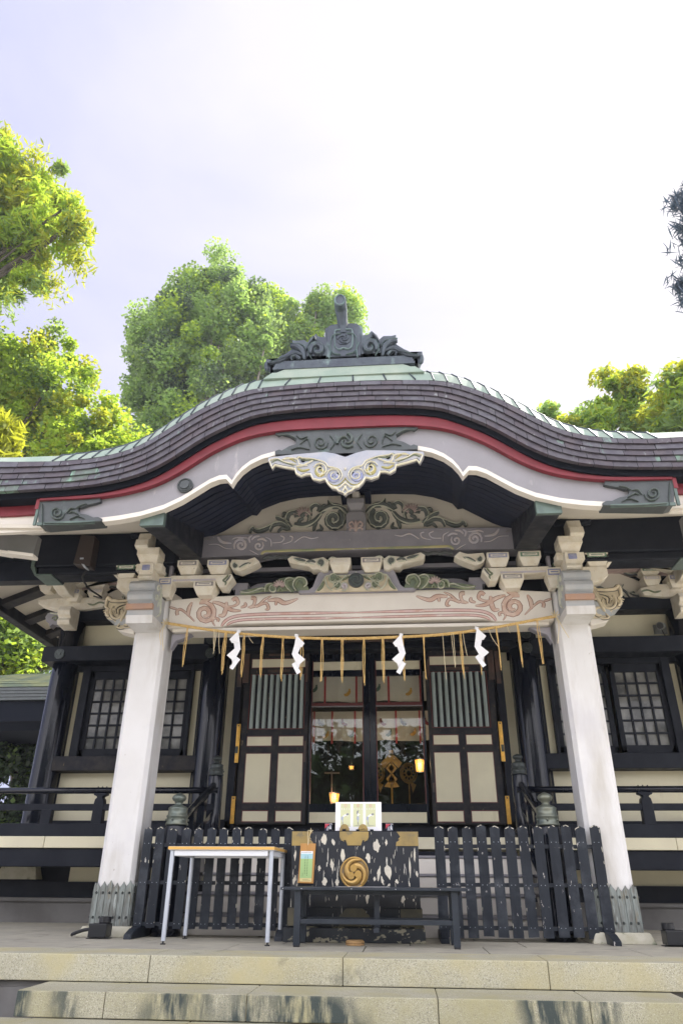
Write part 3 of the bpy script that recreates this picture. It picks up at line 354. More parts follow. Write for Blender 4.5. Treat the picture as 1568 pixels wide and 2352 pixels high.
# ================= THE SETTING
FZ=-.0775   # platform level in building units
def blocks(name,xs,y0,y1,z0,z1,mat,gap=.004):
    mb=MB()
    for a,b_ in zip(xs[:-1],xs[1:]): mb.box(a+gap/2,b_-gap/2,y0,y1,z0,z1)
    return struct(name,mb,mat,b=False,bevel=.006)
mb=MB(); mb.box(-300,300,-300,300,-1.0,-.60); struct('ground',mb,'ground_earth',b=False)
SX=.072
blocks('platform_edge',[-6.2,-4.8,-3.4,-2.5,-1.327,-.006,1.342,2.45,3.6,4.9,6.2],5.55,6.0,-.158,0,'granite')
mb=MB()
ys=[6.004,6.62,7.3,8.0,8.9,9.8]
xs=[-6.2,-4.4,-3.2,-2.1,-.93,.10,1.02,2.15,3.3,4.6,6.2]
for j in range(5):
    for i in range(10):
        o=0 if j==0 else (.35 if j%2 else 0)
        a=xs[i]+(o if i else 0); c=xs[i+1]+(o if i<9 else 0)
        if j==0 and 0: pass
        mb.box(a+.004,c-.004,ys[j]+.002,ys[j+1]-.002,-.2,0)
struct('platform_paving',mb,'slab_stone',b=False,bevel=.004)
mb=MB(); mb.box(-6.2,6.2,5.58,9.8,-.6,-.2); mb.box(-6.2,6.2,5.6,5.99,-.2,-.165); struct('platform_core',mb,'concrete',b=False)
blocks('upper_step',[-2.02,-1.45,-.56,.60,1.49,2.10],5.12,5.56,-.300,-.162,'granite_moss')
blocks('middle_step',[-2.45,-1.9,-.9,.2,1.25,1.9,2.5],4.70,5.14,-.445,-.305,'granite_moss')
blocks('lower_step',[-2.9,-1.6,-.4,.7,1.7,2.9],4.28,4.72,-.60,-.45,'granite_moss')
mb=MB(); mb.box(-2.42,2.47,4.73,5.5,-.6,-.45); struct('step_core',mb,'concrete',b=False)

# ================= THE SHRINE HALL WITH ITS PORCH
shrine=empty('shrine_hall',(0,8.39*K,0),'black and white shrine hall with a bow shaped copper gable over its porch','shrine')
# ---- roof
SHT=[(0,5.505),(.28,5.503),(.55,5.492),(.89,5.473),(1.06,5.455),(1.2,5.42),(1.35,5.362),(1.485,5.295),(1.615,5.222),(1.735,5.145),(1.86,5.052),(1.99,4.953),(2.12,4.855),(2.245,4.768),(2.395,4.695),(2.55,4.645),(2.71,4.612),(2.86,4.592),(3.2,4.572),(3.7,4.585),(4.2,4.615),(4.8,4.67),(5.5,4.76),(6.3,4.9)]
SHB=[(0,5.142),(.28,5.14),(.55,5.13),(.82,5.108),(1.04,5.07),(1.24,4.985),(1.38,4.91),(1.52,4.832),(1.66,4.735),(1.795,4.63),(1.93,4.53),(2.07,4.44),(2.226,4.365),(2.435,4.298),(2.72,4.245),(3.04,4.22),(3.4,4.208),(3.8,4.195),(4.2,4.20),(4.8,4.24),(5.5,4.32),(6.3,4.45)]
RDB=[(0,4.935),(.28,4.935),(.54,4.933),(.76,4.922),(.98,4.89),(1.17,4.838),(1.35,4.752),(1.5,4.668),(1.64,4.565),(1.79,4.452),(1.935,4.358),(2.07,4.287),(2.235,4.228),(2.45,4.178),(2.67,4.148),(2.9,4.135),(3.32,4.13)]
BBT=[(0,4.64),(.4,4.645),(.8,4.63),(.94,4.59),(1.06,4.525),(1.15,4.445),(1.21,4.36),(1.25,4.275),(1.315,4.35),(1.4,4.345),(1.5,4.30),(1.64,4.2),(1.79,4.095),(1.98,3.997),(2.22,3.925),(2.45,3.885),(2.65,3.865),(3.33,3.847)]
def interp(P,x):
    x=abs(x)
    for (a,b_),(c,d) in zip(P[:-1],P[1:]):
        if x<=c: return b_+(d-b_)*(x-a)/(c-a)
    return P[-1][1]
def sm(P,x):      # slightly smoothed profile
    return (interp(P,x-.04)+2*interp(P,x)+interp(P,x+.04))/4 if abs(x)>.05 else interp(P,x)
NX=126; XS=[-6.3+12.6*i/NX for i in range(NX+1)]
roof=MB()
def sheet(mb,fn0,y0,fn1,y1,xs,m=0):
    v=[(x,y0,fn0(x)) for x in xs]+[(x,y1,fn1(x)) for x in xs]; n=len(xs)
    mb.add(v,[(i,i+1,n+i+1,n+i) for i in range(n-1)],m)
hall=lambda y: 4.80+(y-7.0)*.46
def rf(y): return lambda x: max(sm(SHT,x)+.23*max(0,1-abs(x)/4.2)**.4+.02, hall(y)-.0 if abs(x)<7 else 0)
yy=[6.50,7.0,7.6,8.3,9.0,10,11,12.5,14.2]
for a,c in zip(yy[:-1],yy[1:]): sheet(roof,rf(a),a,rf(c),c,XS)
sheet(roof,rf(14.2),14.2,lambda x:4.7,20,XS)
roof_o=obj('roof',roof,'copper_green',shrine,smooth=True)
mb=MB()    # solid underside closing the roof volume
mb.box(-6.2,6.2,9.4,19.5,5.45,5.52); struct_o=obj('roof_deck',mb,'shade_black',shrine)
# copper verge strip, standing seams
mb=MB()
for i in range(NX):
    a,c=XS[i],XS[i+1]; 
    for x0,x1 in((a,c),):
        k0=.235*max(0,1-abs(x0)/4.3)**.4;k1=.235*max(0,1-abs(x1)/4.3)**.4
        mb.add([(x0,6.37,sm(SHT,x0)),(x1,6.37,sm(SHT,x1)),(x1,6.44,sm(SHT,x1)+.055+k1*.45),(x0,6.44,sm(SHT,x0)+.055+k0*.45),(x1,6.52,sm(SHT,x1)+.03+k1),(x0,6.52,sm(SHT,x0)+.03+k0)],[(0,1,2,3),(3,2,4,5)])
xs=-4.0
segs=[-.95+.0*i for i in range(1)]
x=.0
seam=[]
for s_ in(-1,1):
    q=.98
    while q<3.3: seam.append(s_*q); q+=.148
for x0 in seam:
    k0=.235*max(0,1-abs(x0)/4.3)**.4
    x1=x0*.955
    mb.tube([(x0*1.02,6.365,sm(SHT,x0*1.02)+.003),(x0,6.437,sm(SHT,x0)+.062+k0*.45),(x1,6.52,sm(SHT,x1)+.038+k0)],.010,5,1)
for x0 in (-.63,-.28,.08,.42,.72):
    k0=.235*max(0,1-abs(x0)/4.3)**.4
    mb.tube([(x0*1.1,6.365,sm(SHT,x0)+.003),(x0,6.437,sm(SHT,x0)+.062+k0*.45),(x0*.98,6.52,sm(SHT,x0)+.038+k0)],.009,5,1)
obj('verge_strip',mb,['copper_green','ridge_copper'],roof_o)
# shingled verge: five stepped courses of copper tiles
def course_pts(P,Q,t,n=170):
    return [(x,sm(P,x)*(1-t)+sm(Q,x)*t) for x in [-6.3+12.6*i/n for i in range(n+1)]]
mb=MB(); smats=['shingle_plum','shingle_brown','shingle_grey','shingle_green','shade_black']
NC=5
for c in range(NC):
    t0,t1=c/NC,(c+1)/NC
    x=-6.3-rnd.random()*.1
    while x<6.3:
        L=rnd.choice([.15,.19,.24,.3]); x1=min(x+L,6.3); g=.0025
        far=max(0,(abs(x)-2.6)/1.2)
        m=rnd.choices([0,1,2,3],[6-min(4,far*2.5),3,1.2+far*1.6,.0+far*1.6])[0]
        n=3; pts=[x+g+(x1-x-2*g)*i/n for i in range(n+1)]
        zt=[sm(SHT,a)*(1-t0)+sm(SHB,a)*t0 for a in pts]; zb=[sm(SHT,a)*(1-t1)+sm(SHB,a)*t1 for a in pts]
        yo=rnd.uniform(-.003,.003)
        v=[(a,6.372+yo,z-.001) for a,z in zip(pts,zt)]+[(a,6.356+yo,z+.010) for a,z in zip(pts,zb)]+[(a,6.353+yo,z+.003) for a,z in zip(pts,zb)]+[(a,6.41,z+.003) for a,z in zip(pts,zb)]
        k=n+1; fs=[(i+j*k,i+1+j*k,i+1+(j+1)*k,i+(j+1)*k) for i in range(n) for j in range(3)]
        mb.add(v,fs,m); x=x1
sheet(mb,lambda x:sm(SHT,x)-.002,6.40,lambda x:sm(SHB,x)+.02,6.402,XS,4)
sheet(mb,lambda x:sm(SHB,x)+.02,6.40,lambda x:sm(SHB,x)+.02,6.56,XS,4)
obj('shingle_edge',mb,smats,roof_o)
# black strip painting in the shadow of the gap under the shingles; red board
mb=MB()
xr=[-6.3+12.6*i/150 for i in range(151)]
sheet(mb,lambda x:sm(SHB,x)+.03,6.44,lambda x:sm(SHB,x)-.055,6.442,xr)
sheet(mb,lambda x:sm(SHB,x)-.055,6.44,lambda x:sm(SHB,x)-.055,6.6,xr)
obj('gap_shadow',mb,'shade_black',roof_o)
def band(mb,top,bot,y0,y1,xs,m=0,mb_=None):
    n=len(xs); v=[]
    for y in(y0,y1):
        v+=[(x,y,top(x)) for x in xs]+[(x,y,bot(x)) for x in xs]
    fs=[]
    for i in range(n-1):
        fs+=[(i,i+1,n+i+1,n+i),(2*n+i,2*n+i+1,3*n+i+1,3*n+i),(i,i+1,2*n+i+1,2*n+i),(n+i,n+i+1,3*n+i+1,3*n+i)]
    fs+=[(0,n,3*n,2*n),(n-1,2*n-1,4*n-1,3*n-1)]
    mb.add(v,fs,m)
mb=MB(); xr=[-3.36+6.72*i/90 for i in range(91)]
band(mb,lambda x:sm(SHB,x)-.045,lambda x:sm(RDB,x)+.03,6.47,6.52,xr)
band(mb,lambda x:sm(RDB,x)+.034,lambda x:sm(RDB,x),6.455,6.52,xr)
for s_ in(-1,1):
    xo=[s_*(3.36+3*i/8) for i in range(9)]
    band(mb,lambda x:sm(SHB,x)-.05,lambda x:sm(SHB,x)-.17,6.60,6.66,xo)
    sbox(mb,s_,3.36,3.40,6.47,6.66,4.03,4.19)
obj('red_board',mb,'red_band',roof_o)
mb=MB()
for s_ in(-1,1):
    xo=[s_*(3.34+3*i/8) for i in range(9)]
    mb=MB(); band(mb,lambda x:sm(SHB,x)-.172,lambda x:sm(SHB,x)-.36,6.64,6.70,xo); obj('eave_fascia',mb,'white_beam',roof_o)
# ---- ridge end ornament
orn=obj('ridge_ornament',(lambda m:(m.prism([(x-.03,z) for x,z in CARV['o_ridge']]+[(-.03-(x),z) for x,z in CARV['o_ridge'][::-1]],6.46,6.62),m)[1])(MB()),'ridge_copper',shrine)
for s_ in(-1,1):
    mb=MB()
    for c,w_,p,pts in CARV['ridge']:
        q=[(s_*x*1.0,z) for x,z in pts]
        q=[(x-.03*1+(.03 if s_<0 else -.03),z) for x,z in q]
        mb.stroke(q,6.455-(.012 if c=='u' else 0),w_,.045 if c=='t' else .03,p,1 if c=='u' else 0)
    obj('scroll',mb,['ridge_copper','ridge_light'],orn)
mb=MB()
for i in range(4): mb.box(-.86+.012*i,.80-.012*i,6.42+.006*i,6.9,5.765+i*.034,5.797+i*.034)
for i in range(5):
    for k in range(3):
        xx=-.8+.3*i+.1*k; mb.box(xx,xx+.004,6.414+.006*k,6.5,5.767+k*.034,5.795+k*.034)
obj('base_course',mb,'ridge_copper',orn,bevel=.004)
mb=MB(); mb.prism([(-.86,5.70),(.80,5.70),(.90,5.62),(-.96,5.62)],6.40,6.9); mb.prism([(-.72,5.765),(.66,5.765),(.74,5.73),(.80,5.70),(-.86,5.70),(-.80,5.73)],6.43,6.9)
obj('base_moulding',mb,'copper_green',orn)
mb=MB()
mb.prism([(-.235,5.93),(-.235,6.36),(-.20,6.40),(-.13,6.43),(.07,6.43),(.14,6.40),(.175,6.36),(.175,5.93)],6.44,6.55)
obj('box_body',mb,'ridge_copper',orn,bevel=.01)
mb=MB(); fr_=[(-.135,6.09),(-.135,6.30),(-.10,6.335),(.04,6.335),(.075,6.30),(.075,6.09),(.03,6.03),(-.03,6.05),(-.09,6.03),(-.135,6.09)]
mb.stroke(fr_,6.44,.022,.02,'c',0)
for k in range(3):
    a0=k*2*math.pi/3; mb.stroke([(-.03+(.015+.055*t)*math.cos(a0+3.2*t),6.19+(.015+.055*t)*math.sin(a0+3.2*t)) for t in [i/14 for i in range(15)]],6.43,.028,.015,'t',1)
mb.disk(-.03,6.19,.085,6.432,6.44,24,1)
obj('crest_frame',mb,['ridge_light','ridge_copper'],orn)
mb=MB()
tp=[(-.035,6.48,6.30),(-.038,6.46,6.40),(-.045,6.43,6.48),(-.052,6.39,6.56),(-.058,6.34,6.63)]
mb.tube(tp,[.058,.060,.064,.068,.072],16)
el=lambda a_,b_,dz=0:[(-.06+a_*math.cos(k*math.pi/14),6.625+dz+b_*math.sin(k*math.pi/14)) for k in range(28)]
mb.prism(el(.074,.098),6.24,6.42)
obj('ridge_tube',mb,'ridge_copper',orn)
mb=MB(); mb.stroke(el(.058,.080)+el(.058,.080)[:1],6.24,.020,.018,'c',1); mb.prism(el(.047,.068),6.234,6.24,0)
obj('tube_rim',mb,['ridge_copper','ridge_light'],orn)
# ---- bargeboard
xb=sorted({x for x,_ in BBT}|{3.33*i/60 for i in range(61)}); xb=[-x for x in xb[::-1]]+xb[1:]
mb=MB(); band(mb,lambda x:sm(RDB,x)+.01,lambda x:interp(BBT,x)+.012,6.53,6.60,xb)
barge=obj('bargeboard',mb,'board_grey',shrine)
mb=MB()
band(mb,lambda x:interp(BBT,x)+.058,lambda x:interp(BBT,x)+.03,6.518,6.53,xb)
band(mb,lambda x:interp(BBT,x)+.026,lambda x:interp(BBT,x),6.512,6.61,xb)
obj('cream_bead',mb,'white_beam',barge)
mb=MB(); op=CARV['o_plate']; mb.prism(op[:-1]+[(0,op[-1][1])]+[(-x,z) for x,z in op[::-1]][1:],6.49,6.53)
cp=obj('centre_plate',mb,'plate_copper',barge)
for s_ in(-1,1):
    mb=MB()
    for c,w_,p,pts in CARV['plate']: mb.stroke([(-s_*x,z) for x,z in pts],6.487,w_,.02,p)
    if s_==-1:
        for k in range(3):
            a0=k*2*math.pi/3+.5; mb.stroke([((.02+.08*t)*math.cos(a0+3*t),4.765+(.02+.08*t)*math.sin(a0+3*t)) for t in [i/14 for i in range(15)]],6.487,.04,.03,'t')
    obj('plate_relief',mb,'plate_relief',cp)
for s_ in(-1,1):
    mb=MB(); mb.prism([(-s_*x,z) for x,z in CARV['o_corner']],6.485,6.66,0)
    q=obj('corner_plate',mb,'plate_copper',barge,bevel=.004)
    mb=MB()
    for c,w_,p,pts in CARV['corner']: mb.stroke([(-s_*x,z) for x,z in pts],6.482,w_,.022,p)
    sbox(mb,s_,2.70,3.34,6.478,6.50,3.835,3.87,1); sbox(mb,s_,3.355,3.385,6.478,6.50,3.84,4.14,1)
    obj('plate_relief',mb,['plate_relief','pat_green'],q)
mb=MB(); mb.disk(-1.765,4.285,.088,6.50,6.53,24); mb.disk(-1.765,4.285,.05,6.485,6.50,20); mb.stroke([(-1.765+.072*math.cos(a*.3),4.285+.072*math.sin(a*.3)) for a in range(22)],6.50,.014,.012,'c')
obj('round_boss',mb,'plate_copper',barge,smooth=False)
# ---- pendant
op=CARV['o_pend']; mb=MB(); ol=op[:-1]+[(0,op[-1][1])]+[(-x,z) for x,z in op[::-1]][1:]
mb.prism(ol,6.43,6.52,0,ms=1)
pend=obj('gable_pendant',mb,['pendant_blue','board_grey'],shrine)
for s_ in(-1,1):
    mb=MB(); ms=['carve_white','mustard','carve_moss','paint_blue','shade_black']; mi={'w':0,'y':1,'g':2,'v':3}
    for c,w_,p,pts in CARV['pend']:
        mb.stroke([(-s_*x,z) for x,z in pts],6.432 if c!='w' else 6.427,w_,.018 if c!='w' else .026,p,mi[c])
    for x,z in((-.278,4.405),(-.085,4.30),(-.46,4.50)): mb.disk(-s_*x,z,.026,6.424,6.43,12,4)
    obj('leaf_scroll',mb,ms,pend)
# ---- ribbed soffit under the gable
F=[(0,4.66),(.55,4.65),(.8,4.62),(.94,4.58),(1.06,4.52),(1.15,4.44),(1.25,4.29),(1.315,4.36),(1.5,4.29),(1.64,4.20),(1.79,4.10),(1.98,4.0),(2.2,3.93)]
Bk=[(0,5.165),(.5,5.165),(.8,5.145),(1.05,5.09),(1.2,5.03),(1.3,4.99),(1.36,4.905),(1.43,4.91),(1.6,4.80),(1.7,4.735),(1.79,4.68),(1.9,4.63),(2.1,4.59)]
def prof(t,dz=0):
    h=[((1-t)*a[0]+t*b_[0],(1-t)*a[1]+t*b_[1]+dz) for a,b_ in zip(F,Bk)]
    h2=[]
    for (a,b_),(c,d) in zip(h[:-1],h[1:]): h2+=[(a,b_),((a+c)/2,(b_+d)/2)]
    h2.append(h[-1]); return [(-x,z) for x,z in h2[::-1]]+h2[1:]
mb=MB(); v=[];n=len(prof(0))
for k in range(9):
    t=k/8; v+=[(x,6.61+1.86*t,z) for x,z in prof(t,.07)]
mb.add(v,[(k*n+i,k*n+i+1,(k+1)*n+i+1,(k+1)*n+i) for k in range(8) for i in range(n-1)])
soff=obj('gable_soffit',mb,'rib_black',shrine)
for k in range(9):
    t=(k+.6)/9.4; y=6.61+1.86*t; p=prof(t); p2=prof(t,.075)
    mb=MB(); v=[(x,y-.045,z) for x,z in p]+[(x,y+.045,z) for x,z in p]+[(x,y-.045,z) for x,z in p2]+[(x,y+.045,z) for x,z in p2]
    mb.add(v,[(a,a+1,n+a+1,n+a) for a in range(n-1)]+[(a,a+1,2*n+a+1,2*n+a) for a in range(n-1)]+[(n+a,n+a+1,3*n+a+1,3*n+a) for a in range(n-1)])
    obj('soffit_rib',mb,'rib_black',soff)
# outer soffits beside the gable
for s_ in(-1,1):
    mb=MB()
    v=[(s_*2.15,6.60,3.93),(s_*2.7,6.60,3.875),(s_*3.36,6.60,3.86),(s_*6.2,6.60,3.98),(s_*2.3,8.22,4.60),(s_*2.7,8.22,4.575),(s_*3.36,8.22,4.57),(s_*6.2,8.22,4.62)]
    mb.add(v+[(x,y,z+.05) for x,y,z in v],[(0,1,5,4),(1,2,6,5),(2,3,7,6)]+[(8,9,13,12),(9,10,14,13),(10,11,15,14),(0,1,9,8),(1,2,10,9),(2,3,11,10)])
    obj('side_soffit',mb,'soffit_white',shrine)
    mb=MB() # grey side board sweeping outward with a white lip
    xs_=[3.60,3.9,4.3,4.8,5.4,6.2]; tp_=[3.965,4.0,4.07,4.14,4.25,4.42]; bt_=[3.735,3.775,3.85,3.93,4.05,4.22]
    for i in range(5):
        a,c=xs_[i],xs_[i+1]
        mb.add([(s_*a,7.0,tp_[i]),(s_*c,6.98,tp_[i+1]),(s_*c,6.98,bt_[i+1]),(s_*a,7.0,bt_[i]),(s_*a,7.1,tp_[i]),(s_*c,7.08,tp_[i+1]),(s_*c,7.08,bt_[i+1]),(s_*a,7.1,bt_[i])],[(0,1,2,3),(4,5,6,7),(0,1,5,4),(3,2,6,7)]+([(0,3,7,4)] if i==0 else []),0)
        mb.add([(s_*a,6.985,bt_[i]),(s_*c,6.965,bt_[i+1]),(s_*c,6.965,bt_[i+1]-.035),(s_*a,6.985,bt_[i]-.035),(s_*a,7.11,bt_[i]),(s_*c,7.09,bt_[i+1]),(s_*c,7.09,bt_[i+1]-.035),(s_*a,7.11,bt_[i]-.035)],[(0,1,2,3),(4,5,6,7),(0,1,5,4),(3,2,6,7)]+([(0,3,7,4)] if i==0 else []),1)
    obj('side_board',mb,['side_grey','white_beam'],shrine)
    # sloping cross beam with its copper cap
    mb=MB(); z0,z1,y0,y1=3.85,4.14,6.60,8.14; a,c=1.985,2.235; a2,c2=1.985,2.265
    def beamq(mb,ya,yb,za,zb,h,e,m): mb.add([(s_*(a-e),ya,za-e),(s_*(c+e),ya,za-e),(s_*(c2+e),yb,zb-e),(s_*(a2-e),yb,zb-e),(s_*(a-e),ya,za+h),(s_*(c+e),ya,za+h),(s_*(c2+e),yb,zb+h),(s_*(a2-e),yb,zb+h)],[(0,1,2,3),(4,5,6,7),(0,1,5,4),(1,2,6,5),(2,3,7,6),(3,0,4,7)],m)
    beamq(mb,y0,y1,z0,z1,.42,0,0)
    cb=obj('cross_beam',mb,'black_wood',shrine,bevel=.012)
    mb=MB(); a2,c2=a,c; beamq(mb,6.585,6.66,3.848,3.86,.2,.004,0); obj('copper_cap',mb,'pat_green',cb)
    # black eave beam
    mb=MB(); sbox(mb,s_,2.36,4.27,8.18,8.52,4.10,4.62); sbox(mb,s_,2.45,4.20,8.20,8.50,3.99,4.10)
    eb=obj('eave_beam',mb,'black_wood',shrine,bevel=.02)
    mb=MB(); sbox(mb,s_,4.24,4.285,8.165,8.53,4.12,4.3); mb.prism([(s_*4.285,4.14),(s_*4.285,4.09),(s_*4.21,3.975),(s_*3.98,3.975),(s_*3.98,3.99),(s_*4.19,3.995),(s_*4.25,4.14)],8.17,8.53); obj('copper_cap',mb,'pat_green',eb)
    mb=MB(); sbox(mb,s_,2.52,2.98,8.1,8.19,4.46,4.60); sbox(mb,s_,2.58,2.92,8.02,8.1,4.50,4.60); obj('beam_bracket',mb,'black_wood',eb,bevel=.02)
# ---- gable panel, post, carvings
mb=MB(); pb=prof(1,0.03); mb.prism([(x,min(z,5.2)) for x,z in pb]+[(2.1,4.4),(-2.1,4.4)],8.46,8.52)
gp=obj('gable_panel',mb,'soffit_white',shrine)
for _q in CARV['gable']: pass
CARV['gable']=[(c,round(w_*(1.3 if c=='g' else 1.25),3),p,pts) for c,w_,p,pts in CARV['gable']]
carving('gable_carving','gable',8.455,.035,gp,outline=None,remap={'g':'carve_green'})
mb=MB(); mb.box(-.055,.055,8.30,8.46,4.96,5.14); mb.box(-.045,.045,8.24,8.30,4.97,5.12)
gpo=obj('gable_post',mb,'white_beam',shrine,bevel=.006)
mb=MB(); mb.frustum(0,8.34,4.84,4.91,.15,.23,.2,.3); mb.box(-.115,.115,8.19,8.46,4.91,4.985); obj('post_block',mb,'board_grey',gpo,bevel=.006)
mb=MB(); mb.prism([(-.13,4.60),(-.10,4.56),(.10,4.56),(.13,4.60),(.13,4.78),(.10,4.83),(-.10,4.83),(-.13,4.78)],8.27,8.46); obj('post_shield',mb,'board_grey',gpo,bevel=.01)
mb=MB()
for s_ in(-1,1):
    mb.stroke([(s_*.01,4.56),(s_*.02,4.62),(s_*.05,4.665),(s_*.085,4.64),(s_*.075,4.60),(s_*.05,4.61)],8.262,.026,.02,'c'); mb.stroke([(s_*.02,4.56),(s_*.05,4.575),(s_*.085,4.56),(s_*.07,4.54)],8.262,.02,.02,'c')
mb.stroke([(0,4.52),(0,4.60),(0,4.68)],8.26,.05,.03,'l'); obj('fleur_ornament',mb,'carve_pink',gpo)
for s_ in(-1,1): mb=MB(); sbox(mb,s_,.12,.20,8.1,8.46,5.03,5.2); obj('post_strut',mb,'rib_black',gpo,bevel=.006)
# upper rainbow beam
mb=MB(); up=[(-2.07,4.565),(-1.2,4.585),(0,4.592),(1.2,4.585),(2.07,4.565),(2.42,4.50),(2.42,4.245),(1.30,4.262),(1.26,4.272),(1.1,4.30),(-1.1,4.30),(-1.26,4.272),(-1.30,4.262),(-2.42,4.245),(-2.42,4.50)]
mb.prism(up,8.35,8.60); ub=obj('upper_beam',mb,'beam_grey',shrine,bevel=.008)
CARV['upper']=[(c,round(w_*(1.0 if c=='o' else 1.35),3),p,pts) for c,w_,p,pts in CARV['upper']]
CARV['arm']=[(c,round(w_*1.5,3),p,pts) for c,w_,p,pts in CARV['arm']]; CARV['armr']=[(c,round(w_*1.5,3),p,pts) for c,w_,p,pts in CARV['armr']]; CARV['kae']=[(c,round(w_*1.2,3),p,pts) for c,w_,p,pts in CARV['kae']]
carving('beam_carving','upper',8.352,.010,ub,outline='carve_dark')
mb=MB()
for s_ in(-1,1): mb.prism([(s_*2.07,4.565),(s_*2.05,4.54),(s_*1.99,4.53),(s_*1.94,4.49),(s_*1.98,4.50),(s_*2.03,4.50),(s_*2.075,4.52)],8.335,8.36)
obj('beam_tongue',mb,'board_grey',ub)
# ---- tie beam between porch columns
mb=MB(); ti=[(-2.42,3.672),(-2.2,3.69),(-2.0,3.705),(-1.1,3.737),(0,3.74),(1.1,3.737),(2.0,3.705),(2.2,3.69),(2.42,3.672),(2.42,3.298),(1.70,3.295),(1.66,3.31),(1.55,3.332),(1.2,3.336),(-1.2,3.336),(-1.55,3.332),(-1.66,3.31),(-1.70,3.295),(-2.42,3.298)]
mb.prism(ti,8.39,8.76); tie=obj('tie_beam',mb,'white_beam',shrine,bevel=.012)
CARV['tie']=[(c,round(w_*(1.1 if c=='k' else 1.35),3),p,pts) for c,w_,p,pts in CARV['tie']]
carving('beam_carving','tie',8.388,.007,tie,outline='salmon_dark')
mb=MB(); mb.box(-2.36,2.36,8.43,8.70,3.255,3.30); obj('beam_soffit',mb,'white_beam',tie,bevel=.006)
# ---- frog-leg strut and foliage
mb=MB(); ok=CARV['o_kae']; mb.prism([(0,3.985+.0)]+ok[1:-1]+[(x,z) for x,z in [(-a,b_) for a,b_ in ok[::-1]][1:-1]],8.31,8.45)
kae=obj('frog_leg_strut',mb,'beam_grey',shrine,bevel=.004)
for s_ in(-1,1):
    mb=MB(); cols=['carve_cream','carve_moss','carve_light','carve_pink','lilac']; ok2=CARV['o_kae2']
    mb.prism([(s_*max(0,x),z) for x,z in ok2],8.29,8.315,0)
    mb.stroke([(s_*max(.0,x),z) for x,z in ok2[:-1]],8.29,.018,.022,'c',2)
    mi={'g':1,'l':2,'f':3,'v':4}
    for c,w_,p,pts in CARV['kae']: mb.stroke([(s_*x,z) for x,z in pts],8.288,w_,.028 if c!='l' else .034,p,mi[c])
    mb.prism([(s_*x,z) for x,z in [(.60,3.735),(.64,3.83),(.72,3.90),(.86,3.92),(.98,3.90),(1.08,3.84),(1.2,3.79),(1.45,3.75),(1.5,3.735)]],8.30,8.34,1)
    obj('strut_carving',mb,cols,kae)
mb=MB(); mb.disk(0,3.84,.098,8.262,8.30,28)
for k in range(3):
    a0=k*2*math.pi/3; mb.stroke([((.018+.06*t)*math.cos(a0+3*t),3.84+(.018+.06*t)*math.sin(a0+3*t)) for t in [i/14 for i in range(15)]],8.262,.03,.012,'t',1)
obj('round_crest',mb,['plate_copper','plate_relief'],kae)
# recessed mouldings and panels between the beams
mb=MB()
mb.box(-2.4,2.4,8.62,8.72,4.14,4.195,0); mb.box(-2.4,2.4,8.60,8.7,4.07,4.11,1); mb.box(-2.4,2.4,8.64,8.72,3.99,4.05,1); mb.box(-2.4,2.4,8.78,8.82,3.6,4.6,2)
for s_ in(-1,1):
    mb.prism([(s_*.62,3.73),(s_*.75,3.90),(s_*.95,3.98),(s_*1.15,4.0),(s_*1.35,3.98),(s_*1.5,3.9),(s_*1.62,3.8),(s_*1.66,3.73)],8.66,8.70,3)
    mb.box(s_*1.44,s_*1.64,8.5,8.66,3.84,3.93,3); mb.box(s_*1.48,s_*1.60,8.5,8.66,3.74,3.84,3)
    for k,x in enumerate((.85,1.0,1.15)): mb.stroke([(s_*(x-.09),4.205),(s_*x,4.235),(s_*(x+.09),4.205)],8.36,.05,.02,'c',4)
obj('recessed_moulding',mb,['beam_grey','black_wood','shade_black','beam_grey','carve_dark'],shrine)
# ---- bracket blocks and arms
def masu(mb,x,y,z0,z1,wd,dp,inl=None,mi=1):
    zm=z0+(z1-z0)*.52
    mb.frustum(x,y,z0,zm,wd*.66,wd*.97,dp*.66,dp*.97); mb.box(x-wd/2,x+wd/2,y-dp/2,y+dp/2,zm,z1)
    if inl:
        h=z1-zm; mb.box(x-wd*.42,x+wd*.42,y-dp/2-.003,y-dp/2+.01,zm+h*.16,z1-h*.16,mi); mb.box(x-wd*.34,x+wd*.34,y-dp/2-.005,y-dp/2+.01,zm+h*.30,z1-h*.30,mi+1); mb.box(x-wd*.26,x+wd*.26,y-dp/2-.007,y-dp/2+.01,zm+h*.42,z1-h*.42,mi)
def block(parent,x,y,z0,z1,wd,dp,col,wh='cream_paint'):
    mb=MB(); masu(mb,x,y,z0,z1,wd,dp,True); return obj('bearing_block',mb,[wh,col,'white_beam' if col!='white_beam' else 'paint_grey'],parent,bevel=.004)
for x in(-.20,.20): block(shrine,x,8.35,3.945,4.135,.27,.26,'cream_paint' if x<0 else 'paint_grey')
